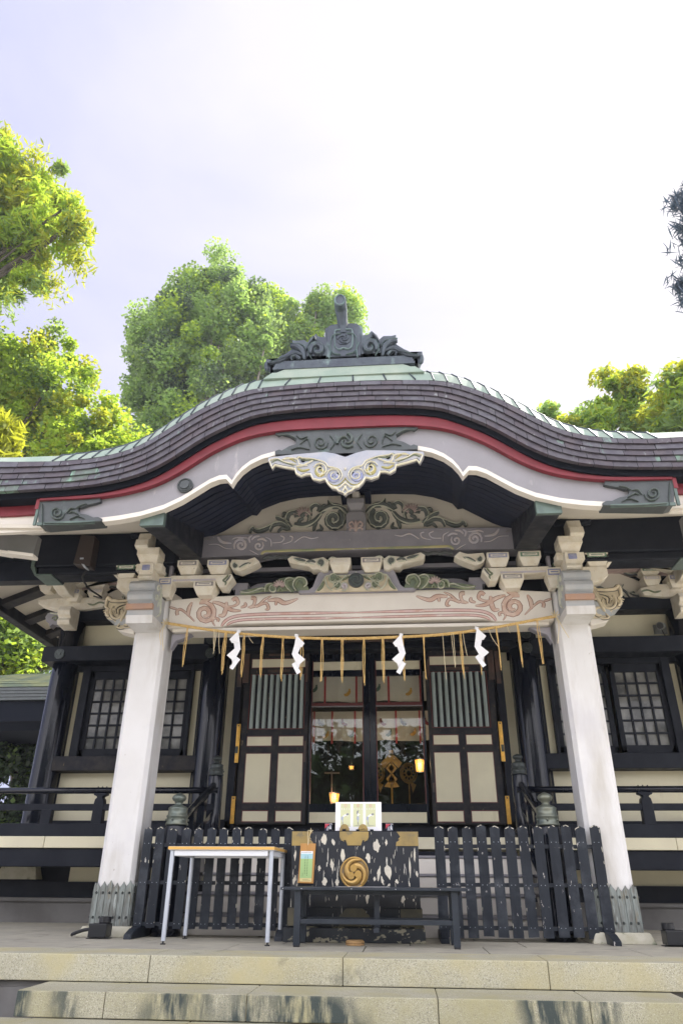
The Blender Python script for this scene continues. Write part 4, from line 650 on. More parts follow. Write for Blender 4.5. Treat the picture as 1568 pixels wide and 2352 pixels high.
for s_ in(-1,1):
    cs=('paint_blue','paint_green') if s_>0 else ('paint_blue','paint_grey')
    block(shrine,s_*1.79,8.33,3.96,4.145,.275,.26,cs[0]); block(shrine,s_*2.185,8.33,3.965,4.15,.275,.26,cs[1])
    block(shrine,s_*1.94,8.33,3.675,3.855,.28,.26,'paint_grey')
    mb=MB(); mb.prism([(s_*2.40,3.945),(s_*1.66,3.94),(s_*1.60,3.95),(s_*1.575,3.90),(s_*1.63,3.83),(s_*1.66,3.765),(s_*1.75,3.77),(s_*1.80,3.85),(s_*2.40,3.86)],8.22,8.44)
    ar=obj('bracket_arm',mb,'cream_paint',shrine,bevel=.006)
    mb=MB(); mb.stroke([(s_*1.64,3.935),(s_*1.67,3.89),(s_*1.70,3.86),(s_*1.665,3.83),(s_*1.67,3.79)],8.218,.024,.012,'c',0); mb.stroke([(s_*1.61,3.93),(s_*1.64,3.88),(s_*1.67,3.84)],8.218,.02,.012,'l',1); mb.box(s_*2.38,s_*1.80,8.212,8.23,3.862,3.885,2)
    obj('arm_carving',mb,['carve_moss','carve_green','lilac'],ar)
    # carved wing arms under the upper beam
    mb=MB(); mb.prism([(s_*.34,4.10),(s_*.42,4.16),(s_*.60,4.13),(s_*.83,4.19),(s_*.885,4.15),(s_*.86,4.09),(s_*.70,4.055),(s_*.60,4.03),(s_*.56,3.99),(s_*.48,3.995),(s_*.42,3.96),(s_*.36,3.97)],8.24,8.42)
    a1=obj('wing_arm',mb,'cream_paint',shrine,bevel=.005)
    mb=MB()
    for c,w_,p,pts in CARV['arm']: mb.stroke([(s_*x,z) for x,z in pts],8.238,w_,.016,p,0 if c=='g' else 1)
    obj('arm_carving',mb,['carve_green','carve_light'],a1)
    mb=MB(); mb.prism([(s_*1.25,4.12),(s_*1.32,4.185),(s_*1.42,4.15),(s_*1.62,4.16),(s_*1.64,4.08),(s_*1.60,4.02),(s_*1.50,3.99),(s_*1.40,4.03),(s_*1.30,4.08)],8.24,8.42)
    a1=obj('wing_arm',mb,'cream_paint',shrine,bevel=.005)
    mb=MB()
    for c,w_,p,pts in CARV['armr']: mb.stroke([(s_*x,z) for x,z in pts],8.238,w_,.014,p,0 if c=='g' else 1)
    obj('arm_carving',mb,['carve_green','carve_light'],a1)
    # outer side of the column
    block(shrine,s_*3.0,8.33,3.925,4.12,.28,.26,'paint_green'); 
    mb=MB(); mb.prism([(s_*2.8,3.925),(s_*3.10,3.925),(s_*3.10,3.80),(s_*3.03,3.745),(s_*2.93,3.72),(s_*2.8,3.72)],8.22,8.44); obj('bracket_arm',mb,'cream_paint',shrine,bevel=.006)
    mb=MB(); mb.prism([(s_*3.13,4.17),(s_*3.36,4.175),(s_*3.35,4.13),(s_*3.25,4.05),(s_*3.18,3.99),(s_*3.13,3.97)],8.24,8.42); a1=obj('wing_arm',mb,'cream_paint',shrine,bevel=.005)
    mb=MB(); mb.stroke([(s_*(3.20+.035*math.cos(a*.5)),4.09+.035*math.sin(a*.5)) for a in range(12)],8.238,.02,.014,'c',0); mb.stroke([(s_*3.16,4.14),(s_*3.24,4.15),(s_*3.33,4.15)],8.238,.02,.012,'l',1); obj('arm_carving',mb,['carve_green','carve_light'],a1)
    # stack over the column
    mb=MB(); masu(mb,s_*2.64,8.15,4.02,4.23,.29,.40); mb.box(s_*2.64-.13,s_*2.64+.13,7.96,8.2,4.20,4.225,1); st=obj('bearing_block',mb,['cream_paint','cream_paint'],shrine,bevel=.006)
    mb=MB(); mb.prism([(7.90,4.24),(7.93,4.34),(7.98,4.36),(8.02,4.47),(8.2,4.47),(8.2,4.22),(7.96,4.22)],s_*2.73-.085,s_*2.73+.085,axis='x'); obj('beam_nose',mb,'cream_paint',shrine,bevel=.008)
    mb=MB(); mb.prism([(7.94,3.82),(7.97,3.87),(7.96,4.02),(8.3,4.02),(8.3,3.80),(8.0,3.80)],s_*2.64-.09,s_*2.64+.09,axis='x'); mb.box(s_*2.64-.05,s_*2.64+.05,7.945,7.97,3.92,3.99,1); mb.box(s_*2.64-.17,s_*2.64+.17,8.05,8.35,3.95,4.05); a1=obj('bracket_arm',mb,['cream_paint','paint_blue'],shrine,bevel=.008)
    mb=MB(); mb.box(s_*2.46,s_*2.82,8.25,8.6,3.66,4.60); obj('bracket_core',mb,'cream_paint',shrine)
    mb=MB(); sbox(mb,s_,2.40,2.44,8.26,8.34,3.93,4.42,0); sbox(mb,s_,2.46,2.485,8.24,8.34,3.93,4.42,1); obj('bracket_moulding',mb,['beam_grey','pat_green'],shrine)
    mb=MB(); masu(mb,s_*2.455,8.30,3.66,3.92,.19,.2,True); obj('bearing_block',mb,['cream_paint','paint_blue','cream_paint'],shrine,bevel=.005)
    # column
    c_=.045; h=.205; cx,cy=s_*2.64,8.595
    oc=[(cx-h+c_,cy-h),(cx+h-c_,cy-h),(cx+h,cy-h+c_),(cx+h,cy+h-c_),(cx+h-c_,cy+h),(cx-h+c_,cy+h),(cx-h,cy+h-c_),(cx-h,cy-h+c_)]
    mb=MB(); mb.prism(oc,.0,3.68,axis='z'); col=obj('porch_column',mb,'white_paint',shrine,bevel=.004)
    mb=MB(); 
    for k in range(6):   # ribbed metal shoe with pointed staves on each face
        for fc in range(4):
            u0=-h-.012+(2*h+.024)*k/6; u1=u0+(2*h+.024)/6; um=(u0+u1)/2; d0=h+.004; zt=.425+.012*((k*7+fc*3)%3)
            for (ua,ub,dd,zz) in ((u0+.014,u1-.014,.015,zt),(u0,u1,.006,zt-.008)):
                P=[(ua,.02),(ub,.02),(ub,zz-.04),((ua+ub)/2,zz),(ua,zz-.04)]
                def mp_(a,d,z): return {0:(cx+a,cy-d,z),1:(cx+d,cy+a,z),2:(cx+a,cy+d,z),3:(cx-d,cy+a,z)}[fc]
                v=[mp_(a,d0,z) for a,z in P]+[mp_(a,d0+dd,z) for a,z in P]
                mb.add(v,[(5,6,7,8,9)]+[(i,(i+1)%5,5+(i+1)%5,5+i) for i in range(5)],0)
            if fc in(0,1,3) and k<5.5:
                for zz in(.33,.10):
                    a=um; q=mp_(a,d0+.016,zz); q2=mp_(a,d0+.03,zz); mb.tube([q,q2],[.014,.008],8,1)
    obj('metal_shoe',mb,['sheath','bronze_dark'],col)
    mb=MB(); mb.frustum(cx,cy,FZ,.02,.62,.53,.62,.53); obj('stone_base',mb,'base_stone',col,bevel=.008)
    # grey carved nose facing the court
    nose=[(8.42,3.80),(8.06,3.80),(7.97,3.775),(7.93,3.73),(7.94,3.68),(7.975,3.655),(7.925,3.62),(7.91,3.57),(7.93,3.52),(7.985,3.495),(7.95,3.465),(7.95,3.43),(7.99,3.405),(8.0,3.32),(8.03,3.245),(8.42,3.245)]
    mb=MB(); mb.prism(nose,s_*2.65-.165,s_*2.65+.165,axis='x'); ns=obj('carved_nose',mb,'nose_grey',shrine,bevel=.008)
    mb=MB(); mb.prism([(7.943,3.468),(7.943,3.40),(8.0,3.40),(8.0,3.468)],s_*2.65-.167,s_*2.65+.167,axis='x'); obj('orange_band',mb,'orange_band',ns)
    mb=MB(); mb.prism([(7.99,3.335),(8.015,3.24),(8.4,3.237),(8.4,3.335)],s_*2.65-.167,s_*2.65+.167,axis='x'); obj('white_foot',mb,'white_paint',ns)
    mb=MB()   # side scrolls of the nose
    for sd_ in(-1,1):
        X0=s_*2.65+sd_*.165
        for cyy,czz,rr in((8.07,3.70,.06),(8.05,3.57,.055)):
            q=MB(); q.stroke([(cyy+rr*(1-.08*a)*math.cos(a*.6),czz+rr*(1-.08*a)*math.sin(a*.6)) for a in range(13)],0,.022,.014,'c'); mb.add([(X0-sd_*y_,x_,z_) if False else (X0+sd_*abs(y_),x_,z_) for x_,y_,z_ in q.v],q.f,0)
        q=MB(); q.stroke([(8.30,3.78),(8.2,3.62),(8.24,3.45),(8.14,3.36)],0,.03,.02,'l'); mb.add([(X0+sd_*abs(y_),x_,z_) for x_,y_,z_ in q.v],q.f,0)
        q=MB(); q.stroke([(8.18,3.75),(8.15,3.58),(8.12,3.48)],0,.026,.018,'l'); mb.add([(X0+sd_*abs(y_),x_,z_) for x_,y_,z_ in q.v],q.f,0)
    obj('nose_scroll',mb,'carve_light',ns)
    # cream wing carving on the outer side
    mb=MB(); on=[(s_*x,z) for x,z in CARV['o_noseR']]; mb.prism(on,8.36,8.60,0,ms=1); wn=obj('wing_nose',mb,['carve_cream','nose_grey'],shrine)
    mb=MB(); mb.prism([(s_*x,z) for x,z in [(2.84,3.34),(2.86,3.52),(3.03,3.50),(3.08,3.40),(3.10,3.33)]],8.345,8.36,1)
    for c,w_,p,pts in CARV['noseR']:
        mb.stroke([(s_*x,z) for x,z in pts],8.355,w_+.012,.012,p,2); mb.stroke([(s_*x,z) for x,z in pts],8.352,w_,.03,p,0)
    for k in range(9):
        a=math.radians(-20-20*k); x0,z0=3.19,3.56; mb.stroke([(s_*(x0+.03*math.cos(a)),z0+.03*math.sin(a)),(s_*(x0+.095*math.cos(a)),z0+.095*math.sin(a))],8.35,.016,.018,'l',0)
    obj('wing_carving',mb,['carve_cream','nose_grey','carve_dark'],wn)
    mb=MB(); mb.prism([(s_*2.84,3.33),(s_*3.09,3.33),(s_*3.05,3.27),(s_*2.95,3.24),(s_*2.84,3.22)],8.38,8.58); obj('nose_bracket',mb,'white_beam',wn,bevel=.006)
    mb=MB(); mb.prism([(s_*2.38,3.25),(s_*2.12,3.25),(s_*2.2,3.20),(s_*2.32,3.16),(s_*2.38,3.05)],8.50,8.62); obj('knee_bracket',mb,'beam_grey',tie,bevel=.006)
# ---- hall front wall (timber frame with plaster panels)
WY=11.2
mb=MB()
mb.box(-5.0,-4.57,11.26,11.36,1.0,5.4); mb.box(4.57,5.0,11.26,11.36,1.0,5.4)
for s_ in(-1,1):
    sbox(mb,s_,2.87,4.57,11.26,11.36,1.0,2.15); sbox(mb,s_,2.87,4.57,11.26,11.36,3.51,5.4); sbox(mb,s_,1.97,2.87,11.26,11.36,1.0,5.4)
mb.box(-1.97,1.97,11.26,11.36,3.74,5.4); mb.box(-1.97,1.97,11.26,11.36,.9,1.19)
wall=obj('front_wall',mb,'black_wood',shrine)
mb=MB(); 
for s_ in(-1,1): sbox(mb,s_,5.0,5.08,11.3,19,.2,5.4)
mb.box(-5,5,18.9,19,.2,5.4); mb.box(-5,5,11.4,18.9,5.30,5.36); obj('side_wall',mb,'plaster',shrine)
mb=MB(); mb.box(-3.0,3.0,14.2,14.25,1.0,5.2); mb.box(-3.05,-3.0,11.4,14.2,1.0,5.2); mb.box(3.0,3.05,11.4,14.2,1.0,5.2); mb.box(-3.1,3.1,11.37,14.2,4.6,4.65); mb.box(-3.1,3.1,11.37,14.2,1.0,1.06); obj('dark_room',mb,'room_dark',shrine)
def panel(x0,x1,z0,z1,y=11.235): 
    mb=MB(); mb.box(x0,x1,y,11.27,z0,z1); obj('plaster_panel',mb,'plaster',wall)
for s_ in(-1,1):
    panel(s_*2.72,s_*4.84,3.88,4.325); panel(s_*4.70,s_*4.81,2.145,3.53); panel(s_*2.715,s_*2.83,2.145,3.53)
    panel(s_*2.69,s_*4.81,1.235,1.92); panel(s_*2.13,s_*2.27,1.26,3.6)
    panel(s_*2.13,s_*2.235,3.6,3.77)
    mb=MB(); sbox(mb,s_,2.6,4.95,10.98,11.26,1.925,2.14); obj('sill_beam',mb,'aged_black' if s_<0 else 'black_wood',wall,bevel=.008)
    mb=MB(); sbox(mb,s_,2.55,5.31 if s_<0 else 5.31,10.84,11.26,3.60,3.85); 
    lb=obj('lintel_beam',mb,'black_wood',wall,bevel=.01)
    mb=MB()   # studs beside the windows
    for a,c in((4.57,4.70),(4.81,4.86),(2.83,2.87)): sbox(mb,s_,a,c,11.14,11.26,2.14,3.6)
    sbox(mb,s_,2.70,4.86,11.16,11.26,3.51,3.6); sbox(mb,s_,2.27,2.33,11.1,11.26,1.2,3.8); sbox(mb,s_,2.02,2.13,11.1,11.26,1.1,3.8); sbox(mb,s_,2.0,4.9,11.1,11.27,1.12,1.235)
    sbox(mb,s_,2.6,4.95,11.15,11.26,3.85,3.88); sbox(mb,s_,2.33,2.72,11.16,11.26,1.2,4.3)
    obj('stud',mb,'black_wood',wall,bevel=.006)
    # corner and inner round columns
    for cx,rr in((5.01,.205),(2.47,.205)):
        mb=MB(); mb.lathe([(rr,.60),(rr,1.2),(rr*.995,3),(rr*.97,4.36)],s_*cx,11.12,32); hc=obj('round_column',mb,'lacquer',shrine,smooth=True)
        mb=MB(); mb.frustum(s_*cx,11.12,.45,.62,.62,.5,.62,.5); obj('column_base',mb,'base_stone',hc)
    # window: two sashes, four by six panes each
    for (a,c) in((3.79,4.57),(2.89,3.75)):
        mb=MB(); yw=11.20 if a>3.5 else 11.24
        x0,x1=a,c; sbox(mb,s_,x0,x0+.06,yw,yw+.04,2.15,3.51); sbox(mb,s_,x1-.06,x1,yw,yw+.04,2.15,3.51); sbox(mb,s_,x0,x1,yw,yw+.04,3.395,3.51); sbox(mb,s_,x0,x1,yw,yw+.04,2.15,2.268)
        gx0,gx1=x0+.06,x1-.06; 
        for i in range(5):
            xx=gx0+(gx1-gx0)*i/4; sbox(mb,s_,xx-.014,xx+.014,yw+.004,yw+.034,2.2,3.45)
        for j in range(7):
            zz=2.268+(3.395-2.268)*j/6; sbox(mb,s_,gx0,gx1,yw+.007,yw+.031,zz-.014,zz+.014)
        ws=obj('window_sash',mb,'black_wood',shrine,bevel=0)
        mb=MB(); sbox(mb,s_,gx0,gx1,yw+.030,yw+.036,2.25,3.41); obj('window_pane',mb,'shoji_pane',ws)
    for (bx,bz,by) in ((5.01,3.715,10.84),(2.50,3.907,10.8),(2.50,3.69,10.84)):
        if bx>3 and s_>0: continue
        mb=MB(); mb.disk(s_*bx,bz,.085,by-.02,by,12); 
        for k in range(6): mb.disk(s_*bx+.058*math.cos(k*1.047),bz+.058*math.sin(k*1.047),.016,by-.028,by-.02,8)
        mb.disk(s_*bx,bz,.026,by-.035,by-.02,10); obj('boss_fitting',mb,'bronze_dark',lb)
mb=MB(); mb.box(-2.62,2.62,10.80,11.26,3.82,4.33); mb.box(-2.35,2.35,10.9,11.26,3.735,3.82); hb=obj('head_beam',mb,'black_wood',wall,bevel=.01)
mb=MB(); mb.box(-5.2,5.2,10.98,11.28,4.33,4.54); obj('upper_head_beam',mb,'black_wood',wall,bevel=.01)
mb=MB()
mb.box(-5.45,5.45,10.82,11.26,5.13,5.26,0); mb.box(-5.4,5.4,10.9,11.26,5.05,5.13,1); mb.box(-5.4,5.4,10.88,11.26,5.0,5.03,2); mb.box(-5.5,5.5,10.86,11.26,5.26,5.5,1)
obj('eave_moulding',mb,['board_grey','black_wood','carve_pink'],wall)
for s_ in(-1,1):
    mb=MB(); mb.prism([(s_*x,z) for x,z in [(2.9,4.54),(3.1,4.70),(3.5,4.95),(3.85,5.02),(4.15,5.02),(4.4,4.9),(4.62,4.78),(4.8,4.54)]],11.1,11.2,0); q=obj('wall_panel',mb,'soffit_white',wall)
    mb=MB()
    for pts,w_ in (([(4.75,4.56),(4.55,4.60),(4.40,4.60),(4.30,4.64)],.04),([(4.38,4.60),(4.36,4.66),(4.30,4.64)],.04),([(4.28,4.57),(4.25,4.66),(4.18,4.74),(4.22,4.80)],.05),([(4.2,4.57),(4.12,4.68),(4.05,4.72)],.05),([(4.52,4.92),(4.44,4.98),(4.35,4.97),(4.25,5.01)],.04),([(4.5,4.86),(4.55,4.93),(4.48,4.98)],.04),([(3.7,4.96),(3.8,4.90),(3.86,4.84),(3.8,4.80)],.05),([(3.7,4.8),(3.85,4.76),(3.95,4.70)],.05),([(3.62,4.6),(3.75,4.66),(3.9,4.7)],.06)):
        mb.stroke([(s_*x,z) for x,z in pts],11.09,w_,.03,'l',0); mb.stroke([(s_*x,z+.012) for x,z in pts],11.075,w_*.3,.02,'c',1)
    obj('panel_carving',mb,['carve_dark','carve_light'],q)
    # bracket cluster over the corner column
    def bb(x,y,z0,z1,wd,dp,c): block(shrine,s_*x,y,z0,z1,wd,dp,c)
    mb=MB(); mb.prism([(s_*x,z) for x,z in [(4.45,4.54),(4.40,4.66),(4.7,4.72),(5.3,4.72),(5.62,4.70),(5.6,4.62),(5.35,4.54),(5.2,4.50),(4.75,4.50)]],10.9,11.14); obj('bracket_arm',mb,'cream_paint',shrine,bevel=.01)
    mb=MB(); mb.stroke([(s_*4.42,4.60),(s_*4.52,4.62),(s_*4.62,4.58),(s_*4.72,4.60)],10.895,.03,.015,'c'); obj('arm_carving',mb,'carve_moss',shrine)
    bb(4.62,11.0,4.70,4.86,.27,.26,'lilac'); bb(4.62,11.0,4.87,4.99,.30,.26,'paint_green'); bb(4.95,10.9,4.62,4.82,.24,.3,'paint_blue'); bb(5.1,10.95,4.84,5.10,.30,.28,'paint_blue'); bb(5.5,10.95,4.84,5.04,.26,.28,'paint_blue')
    mb=MB(); mb.prism([(10.35,4.72),(10.30,4.80),(10.36,4.90),(10.42,4.92),(10.5,5.03),(10.8,5.05),(11.0,5.05),(11.0,4.68),(10.6,4.66)],s_*5.02-.1,s_*5.02+.1,axis='x'); obj('beam_nose',mb,'cream_paint',shrine,bevel=.012)
    mb=MB(); mb.prism([(10.62,4.46),(10.58,4.38),(10.60,4.32),(10.66,4.28),(10.62,4.22),(10.66,4.16),(10.95,4.14),(10.95,4.48)],s_*4.96-.11,s_*4.96+.11,axis='x'); kn=obj('carved_nose',mb,'cream_paint',shrine,bevel=.012)
    mb=MB(); mb.prism([(s_*x,z) for x,z in [(5.10,4.50),(5.42,4.47),(5.45,4.40),(5.42,4.32),(5.36,4.28),(5.34,4.22),(5.30,4.27),(5.18,4.26),(5.10,4.28)]],10.95,11.1); k2=obj('wing_nose',mb,'board_grey',shrine)
    mb=MB(); mb.stroke([(s_*(5.27+.055*(1-.07*a)*math.cos(a*.55)),4.36+.055*(1-.07*a)*math.sin(a*.55)) for a in range(13)],10.945,.025,.015,'c',0); mb.stroke([(s_*5.12,4.46),(s_*5.26,4.45),(s_*5.38,4.47)],10.945,.03,.015,'l',1); obj('wing_carving',mb,['carve_moss','carve_light'],k2)
    mb=MB(); mb.prism([(s_*5.35,5.12),(s_*5.95,5.14),(s_*5.85,5.08),(s_*5.62,4.98),(s_*5.5,4.9),(s_*5.35,4.9)],10.9,11.06); a3=obj('wing_arm',mb,'cream_paint',shrine,bevel=.006)
    mb=MB(); mb.stroke([(s_*5.5,5.0),(s_*5.6,5.06),(s_*5.8,5.10)],10.895,.04,.014,'l'); obj('arm_carving',mb,'carve_moss',shrine)
    mb=MB(); mb.prism([(s_*4.25,5.05),(s_*4.5,5.12),(s_*4.5,5.02),(s_*4.9,4.86),(s_*4.95,4.95),(s_*4.6,5.12)],10.7,10.86); obj('wing_arm',mb,'cream_paint',shrine,bevel=.006)
# side eaves: rafters and boards
def eave(s_):
    mb=MB(); zz=lambda x: 4.66+.40*(6.5-x)
    v=[(s_*6.5,10.2,zz(6.5)+.09),(s_*6.5,18,zz(6.5)+.09),(s_*4.95,18,zz(4.95)+.09),(s_*4.95,10.2,zz(4.95)+.09)]
    mb.add(v+[(x,y,z+.03) for x,y,z in v],[(0,1,2,3),(4,5,6,7),(0,1,5,4),(1,2,6,5),(2,3,7,6),(3,0,4,7)]); eo=obj('side_eave',mb,'soffit_white',shrine)
    for k in range(9):
        y=10.35+.86*k; mb=MB(); hw=.13
        v=[(s_*6.5,y-hw,zz(6.5)-.02),(s_*6.5,y+hw,zz(6.5)-.02),(s_*4.95,y+hw,zz(4.95)-.02),(s_*4.95,y-hw,zz(4.95)-.02)]
        mb.add(v+[(a,b_,z+.11) for a,b_,z in v],[(0,1,2,3),(4,5,6,7),(0,1,5,4),(1,2,6,5),(2,3,7,6),(3,0,4,7)]); obj('rafter',mb,'aged_black',eo,bevel=.01)
    mb=MB(); sbox(mb,s_,6.38,6.56,10.2,18,4.60,4.83); sbox(mb,s_,6.56,6.62,10.2,18,4.72,4.98); obj('eave_edge',mb,'black_wood',eo,bevel=.01)
    mb=MB(); sbox(mb,s_,3.9,6.5,8.9,10.25,5.05,5.15); sbox(mb,s_,4.9,6.6,10.1,10.3,4.72,5.2); obj('eave_beam',mb,'black_wood',eo)
eave(-1); eave(1)
# ---- doors
for s_ in(-1,1):
    mb=MB(); X=lambda a:s_*a; y0=11.10
    mb.box(X(.93),X(1.97),y0+.02,y0+.06,1.19,3.74)
    for z0,z1 in((3.66,3.74),(3.405,3.504),(2.44,2.54),(2.187,2.284),(1.375,1.474),(1.19,1.215)): mb.box(X(.93),X(1.97),y0,y0+.02,z0,z1)
    for a,c in((.93,.985),(1.875,1.97)): mb.box(X(a),X(c),y0-.002,y0+.021,1.19,3.74)
    mb.box(X(1.379),X(1.478),y0-.001,y0+.02,1.19,2.54)
    dl=obj('door_leaf',mb,'aged_black',shrine,bevel=.004)
    def dp(a,c,z0,z1):
        mb=MB(); mb.box(X(a),X(c),y0+.006,y0+.022,z0,z1,1); mb.box(X(a+.012),X(c-.012),y0+.003,y0+.02,z0+.012,z1-.012,0); obj('door_panel',mb,['plaster','panel_edge'],dl)
    dp(.985,1.875,3.504,3.66)
    for a,c in((.985,1.379),(1.478,1.875)): dp(a,c,2.284,2.44); dp(a,c,1.474,2.187); dp(a,c,1.215,1.375)
    mb=MB(); mb.box(X(.985),X(1.875),y0+.004,y0+.0055+.016,2.54,2.552,1); mb.box(X(.985),X(1.875),y0+.004,y0+.0215,3.393,3.405,1); mb.box(X(.985),X(.997),y0+.004,y0+.0215,2.54,3.405,1); mb.box(X(1.863),X(1.875),y0+.004,y0+.0215,2.54,3.405,1)
    for k in range(9):
        xx=1.04+.0975*k; mb.prism([(X(xx-.028),y0+.02),(X(xx+.028),y0+.02),(X(xx+.024),y0-.012),(X(xx+.002),y0-.02),(X(xx-.024),y0-.008)],2.552,3.393,0,axis='z')
    obj('louvre_slats',mb,['slat_green','panel_edge'],dl)
    for z0,z1 in((2.04,2.62),(1.19,1.568)):
        mb=MB(); mb.box(X(1.978),X(2.035),y0-.03,y0-.015,z0,z1,0); mb.box(X(1.995),X(2.018),y0-.04,y0-.03,z0+.05,z1-.05,0); mb.disk(X(2.006),z1-.03,.012,y0-.046,y0-.03,8,1); 
        if z1>2: mb.box(X(1.99),X(2.03),y0-.05,y0-.03,z0+.14,z0+.24,1)
        obj('hinge',mb,['gold','bronze_dark'],dl,bevel=.004,label='bright gilt door hinge' if s_<0 else None)
    for q in ((1.905,2.0,-.035,-.02,3.26,3.76),(2.02,2.09,-.03,-.015,3.2,3.72),(.95,.985,-.02,-.004,3.27,3.6),(1.25,1.6,-.01,.004,3.70,3.76),(1.24,1.6,-.008,.004,3.43,3.475),(.95,.975,-.012,0,*((1.62,1.75) if s_>0 else (2.05,2.36)))):
        mb=MB(); mb.box(X(q[0]),X(q[1]),y0+q[2],y0+q[3],q[4],q[5]); obj('metal_strap',mb,'plaque_wood',dl,bevel=.003)
# ---- sliding glass doors
for s_ in(-1,1):
    a,c=(-.885,-.07) if s_<0 else (.128,.85)
    mb=MB(); y0=11.17
    if s_<0: a0,a1,b0,b1=-.92,-.885,-.07,.028
    else: a0,a1,b0,b1=.85,.885,.030,.128
    mb.box(min(a0,a1),max(a0,a1),y0,y0+.05,1.19,3.74); mb.box(b0,b1,y0,y0+.05,1.19,3.74)
    for z0,z1 in((1.19,1.21),(1.36,1.47),(3.62,3.74),(3.37,3.465)): mb.box(a,c,y0+.002,y0+.048,z0,z1)
    mb.box(a,c,y0-.01,y0+.048,2.885,2.90)
    gd=obj('glass_door',mb,'lacquer',shrine,bevel=.004)
    mb=MB()
    for x in(a,c-.012): mb.box(x,x+.012,y0-.003,y0+.02,1.47,3.62)
    mb.box(a,c,y0-.012,y0+.03,2.90,2.945,0); mb.box(a,c,y0-.014,y0+.02,2.885,2.897,1)
    obj('red_rail',mb,['panel_edge','board_grey'],gd)
    for z0,z1 in((3.475,3.61),(1.215,1.355)):
        mb=MB(); mb.box(a+.006,c-.006,y0+.012,y0+.03,z0,z1); obj('plaster_panel',mb,'plaster',gd)
    mb=MB(); mb.box(a+.01,c-.01,y0+.024,y0+.028,1.47,2.885); mb.box(a+.01,c-.01,y0+.024,y0+.028,2.945,3.37); obj('door_glass',mb,'door_glass',gd)
# ---- veranda
def rail(s_):
    x0,x1=2.06,6.3; Y0=10.1
    mb=MB(); mb.tube([(s_*(x0-.05),Y0,1.545),(s_*x1,Y0,1.545)],.042,12); rl=obj('railing',mb,'lacquer',shrine,smooth=True)
    mb=MB(); sbox(mb,s_,x0,x1,Y0-.045,Y0+.045,1.29,1.372); sbox(mb,s_,x0,x1,Y0-.06,Y0+.06,.965,1.125); obj('rail_bar',mb,'black_wood',rl,bevel=.006)
    for x in(3.64,4.36,5.3):
        mb=MB()
        if x!=4.36:
            mb.prism([(s_*(x-.075),1.10),(s_*(x+.075),1.10),(s_*(x+.07),1.38),(s_*(x+.06),1.43),(s_*(x+.035),1.455),(s_*(x+.05),1.47),(s_*(x+.09),1.485),(s_*(x+.09),1.51),(s_*(x-.09),1.51),(s_*(x-.09),1.485),(s_*(x-.05),1.47),(s_*(x-.035),1.455),(s_*(x-.06),1.43),(s_*(x-.07),1.38)],Y0-.055,Y0+.055)
            for k in(-.06,0,.06): mb.box(s_*x+k-.008,s_*x+k+.008,Y0-.01,Y0+.01,1.58,1.60)
        else: mb.box(s_*(x-.07),s_*(x+.07),Y0-.05,Y0+.05,1.10,1.30)
        obj('rail_post',mb,'black_wood',rl,bevel=.006)
both(rail)
mb=MB()
for a,c in((-6.3,-4.3),(-4.295,-2.4),(-2.395,-.6),(-.595,1.2),(1.205,3.9),(3.905,6.3)): mb.box(a,c,10.02,11.2,.825,.965)
obj('veranda_deck',mb,'white_beam' if 0 else 'plaster',shrine,bevel=.006)
for s_ in(-1,1): mb=MB(); sbox(mb,s_,2.1,6.3,10.06,10.3,.60,.822); obj('deck_beam',mb,'black_wood',shrine,bevel=.01)
mb=MB()
for s_ in(-1,1):
    sbox(mb,s_,1.8,4.3,11.0,11.05,.42,.83,0); sbox(mb,s_,1.8,6.4,10.95,11.1,.22,.425,1); sbox(mb,s_,4.3,6.4,11.02,11.1,.42,.9,1); sbox(mb,s_,1.8,6.4,10.8,11.2,.18,.225,2)
    sbox(mb,s_,1.8,6.4,10.85,11.2,FZ,.18,2)
mb.box(-6.4,6.4,11.2,19,FZ,.9,2)
obj('plinth',mb,['plaster','black_wood','concrete'],shrine)
